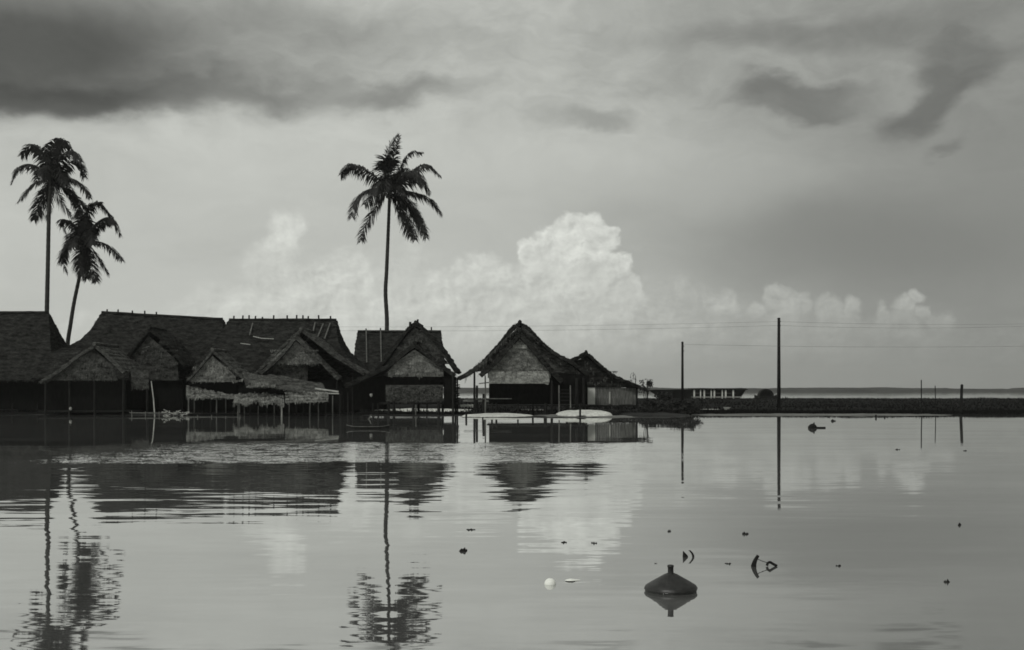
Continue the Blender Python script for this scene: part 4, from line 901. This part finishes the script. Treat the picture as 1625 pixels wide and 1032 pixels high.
# ------------------------------------------------------------------ things floating on the water
def buoy():
    Y = W(938); org = Vector((PX(1065, Y), Y, 0)); h = thing('metal_buoy', org, 'dark conical metal buoy with a short neck floating in the foreground', 'buoy')
    s = Y / F; r = 41.5 * s
    prof = [(0.0, -.10), (r * .6, -.09), (r * .90, -.04), (r * .975, .0), (r, 4 * s), (r * .985, 7 * s), (r * .93, 9.5 * s), (r * .74, 14.5 * s), (r * .54, 19.5 * s), (r * .36, 24 * s), (r * .25, 26.7 * s), (r * .16, 28 * s)]
    b = MB(); b.lathe(prof, org, 56); b.build('body', 'iron', h, org, True)
    b = MB(); b.lathe([(r * 1.0, 3.4 * s), (r * 1.02, 4.6 * s), (r * 1.005, 6.0 * s), (r * .96, 8.6 * s)], org, 56); b.build('rim', 'iron', h, org, True)
    b = MB(); q = 4.6 * s; b.lathe([(q * 1.3, 26 * s), (q * 1.1, 27.6 * s), (q, 28.6 * s), (q * .97, 37.5 * s), (q * 1.1, 38 * s), (q * 1.1, 41 * s), (q * .8, 41.3 * s), (q * .75, 39 * s), (0, 38.6 * s)], org, 24); b.build('neck', 'iron', h, org, True)
    for ch in h.children:
        for v in ch.data.vertices: v.co *= 1 + 0.028 * mnoise.noise(v.co * 5.0) + 0.012 * mnoise.noise(v.co * 17.0)
    h.rotation_euler = (R(1.0), R(-2.0), 0.4)
buoy()
G3 = 'dark scraps of weed floating on the water'
def weed(px, py, w, hgt, label, n=6):
    """a few crumpled leaves lying on the water"""
    Y = W(py + hgt * .5 * .5); s = Y / F; c = Vector((PX(px, Y), Y, 0)); b = MB()
    for i in range(n):
        u = (i + .5) / n * 2 - 1; ww = w * s * rnd.uniform(.25, .5); hh = hgt * s * rnd.uniform(.6, 1.0) * (1 - .5 * u * u) * .7
        x = c.x + u * w * s * .35; y = c.y + rnd.uniform(-.3, .3) * w * s; k = []
        for j in range(8):
            a = j * math.pi / 4; k.append((x + ww * .5 * math.cos(a) * rnd.uniform(.7, 1.1), y + ww * .5 * math.sin(a) * rnd.uniform(.7, 1.1), -.004 + hh * rnd.uniform(-.05, .15)))
        top = (x + rnd.uniform(-.2, .2) * ww, y, hh); b.add(k + [top], [(j, (j + 1) % 8, 8) for j in range(8)])
    return tag(b.build('floating_weed', 'wood_dark', None, c), label, 'weed', G3)
weed(735, 872, 16, 10, 'dark compact clump of weed floating below the palm-side reflections', 7)
weed(747, 840, 18, 4, 'flat dark sliver afloat just above the compact clump of weed', 5)
weed(895, 860, 12, 4, 'small dark sliver on the bright water above the white float', 4)
weed(943, 861, 13, 5, 'two tiny dark scraps side by side above the upright stick', 3)
weed(1062, 842, 8, 7, 'small dark scrap floating well above the conical buoy', 4)
weed(1183, 846, 13, 8, 'small pointed scrap floating above the upturned leaf', 4)
weed(1156, 894, 15, 4, 'flat dark sliver floating left of the upturned leaf', 4)
weed(1331, 897, 11, 6, 'oval dark scrap right of the upturned leaf', 4)
weed(1503, 922, 13, 9, 'dark round scrap in the bottom right corner of the water', 5)
weed(1523, 832, 8, 7, 'small dark scrap near the right edge of the water', 4)
weed(1424, 713, 11, 3, 'tiny thin sliver on the water far right below the marsh', 3)
weed(1532, 715, 8, 3, 'tiny sliver on the water below the stout post', 3)
weed(1322, 667, 10, 6, 'dark scrap touching the shore line right of the taller pole', 4)
weed(1041, 894, 6, 3, 'faint tiny scrap left of the buoy neck', 3)
def leaf(pts_fn, px, py, label, stem=None):
    Y = W(py); s = Y / F; c = Vector((PX(px, Y), Y, 0)); b = MB(); pts_fn(b, c, s)
    return tag(b.build('floating_leaf', 'wood_dark', None, c), label, 'leaf', 'leaves sticking out of the water')
def arrow_leaf(b, c, s):
    a = [c + Vector(q) * s for q in ((-4, 0, 9.5), (-4.5, 1, -1), (4.5, 0, -1), (3.2, -1, 2.2), (-.5, -2, 6))]
    d = [q + Vector((0, 1.6 * s, .3 * s)) for q in a]; n = 5
    b.add(a + d, [tuple(range(n)), tuple(range(2 * n - 1, n - 1, -1))] + [(i, n + i, n + (i + 1) % n, (i + 1) % n) for i in range(n)])
def arrow_leaf_thin(b, c, s):
    a = [c + Vector(q) * s for q in ((-4.5, 0, 10), (-3.0, -.5, 9), (0, -1, 5), (1.4, -1, 1), (1.4, 0, -1), (5, 0, -1), (4.8, 0, 2.5), (2.6, .5, 6.5), (-1.0, .5, 10))]
    d = [q + Vector((0, 1.6 * s, .3 * s)) for q in a]; n = len(a)
    b.add(a + d, [tuple(range(n)), tuple(range(2 * n - 1, n - 1, -1))] + [(i, n + i, n + (i + 1) % n, (i + 1) % n) for i in range(n)])
leaf(arrow_leaf, 1088, 884, 'broad pointed leaf tip above water right of the buoy neck, left of its pair')
leaf(arrow_leaf_thin, 1097, 884, 'bent hollow leaf tip above water, right of the broad pointed tip')
def bow_leaf(b, c, s):
    L = smooth_line([c + Vector(q) * s for q in ((-7.0, 0, -2), (-6.6, 0, 3), (-4.2, 0, 10), (0.2, 0, 17.5))], 6)
    b.tube(L, [4.4 * s, 4.8 * s, 4.6 * s] + [(4.4 - 2.6 * i / len(L)) * s for i in range(len(L) - 3)], 7)
    b.tube(smooth_line([c + Vector(q) * s for q in ((-1.5, 0, 12), (6, .3, 8.5), (13, .3, 6.2), (16, 0, 4.8))], 4), .55 * s, 5)
    b.tube(smooth_line([c + Vector(q) * s for q in ((14, 0, 1), (15.5, 0, 5), (19, 0, 6.5), (23.5, 0, 4), (30, 0, .5))], 5), 2.1 * s, 6)
leaf(bow_leaf, 1203, 899, 'upturned curled leaf with a thin stem arching to a bud')
def log():
    Y = W(679.5); s = Y / F; c = Vector((PX(1296, Y), Y, 0)); h = thing('floating_log', c, 'dark lump of driftwood with a straight stick pointing right, below the marsh edge', 'driftwood')
    b = MB(); L = smooth_line([c + Vector(q) * s for q in ((-13, 0, 0), (-9, 0, 2), (-5, 0, 3), (-1, 0, 1))], 4)
    b.tube(L, [(2.2 + 2 * math.sin(math.pi * i / (len(L) - 1))) * s for i in range(len(L))], 8); b.tube([c + Vector((-5, 0, 3)) * s, c + Vector((-4, 0, 9)) * s], [2 * s, .8 * s], 6); b.build('root_lump', 'wood_dark', h, c)
    b = MB(); b.tube([c + Vector((-6, 0, .6)) * s, c + Vector((14, .2, .8)) * s], [1.4 * s, 1.2 * s], 7); b.build('stick', 'wood_dark', h, c)
log()
Yf = W(927); sf = Yf / F; cf = Vector((PX(873, Yf), Yf, 0)); b = MB()
b.lathe([(9.2 * sf * math.cos(a), 9.2 * sf * math.sin(a)) for a in [i * math.pi / 20 - .6 for i in range(15)]] , cf, 24)
tag(b.build('float_ball', 'float_white', None, cf, True), 'white round float on the open water left of the buoy', 'float')
Yl = W(922); sl_ = Yl / F; cl = Vector((PX(905, Yl), Yl, 0.004)); b = MB(); k = [cl + Vector((x * sl_, y * sl_, z * sl_)) for x, y, z in ((-9, 0, 0), (-5, -9, .6), (3, -10, .8), (9, -2, 0), (18, 6, 0), (9, 9, .5), (0, 12, .8), (-6, 8, .4))]
b.add(k + [cl + Vector((0, 0, 3 * sl_))], [(i, (i + 1) % 8, 8) for i in range(8)]); tag(b.build('pale_leaf', 'float_white', None, cl), 'pale thin leaf floating just right of the white float', 'leaf')

# ------------------------------------------------------------------ air over the whole place
def haze():
    m = bpy.data.materials.new('haze_air'); m.use_nodes = True; T = NT(m.node_tree)
    v = T.n('ShaderNodeVolumePrincipled'); v.inputs['Color'].default_value = (0.95, 0.965, 0.93, 1); v.inputs['Density'].default_value = 0.00016; v.inputs['Anisotropy'].default_value = 0.2
    o = T.n('ShaderNodeOutputMaterial'); T.put(o.inputs['Volume'], v.outputs[0]); M['haze_air'] = m
    b = MB(); b.box((-2500, -120, -1.6), (2500, 2200, 42)); stuff(b.build('haze', 'haze_air'))
haze()
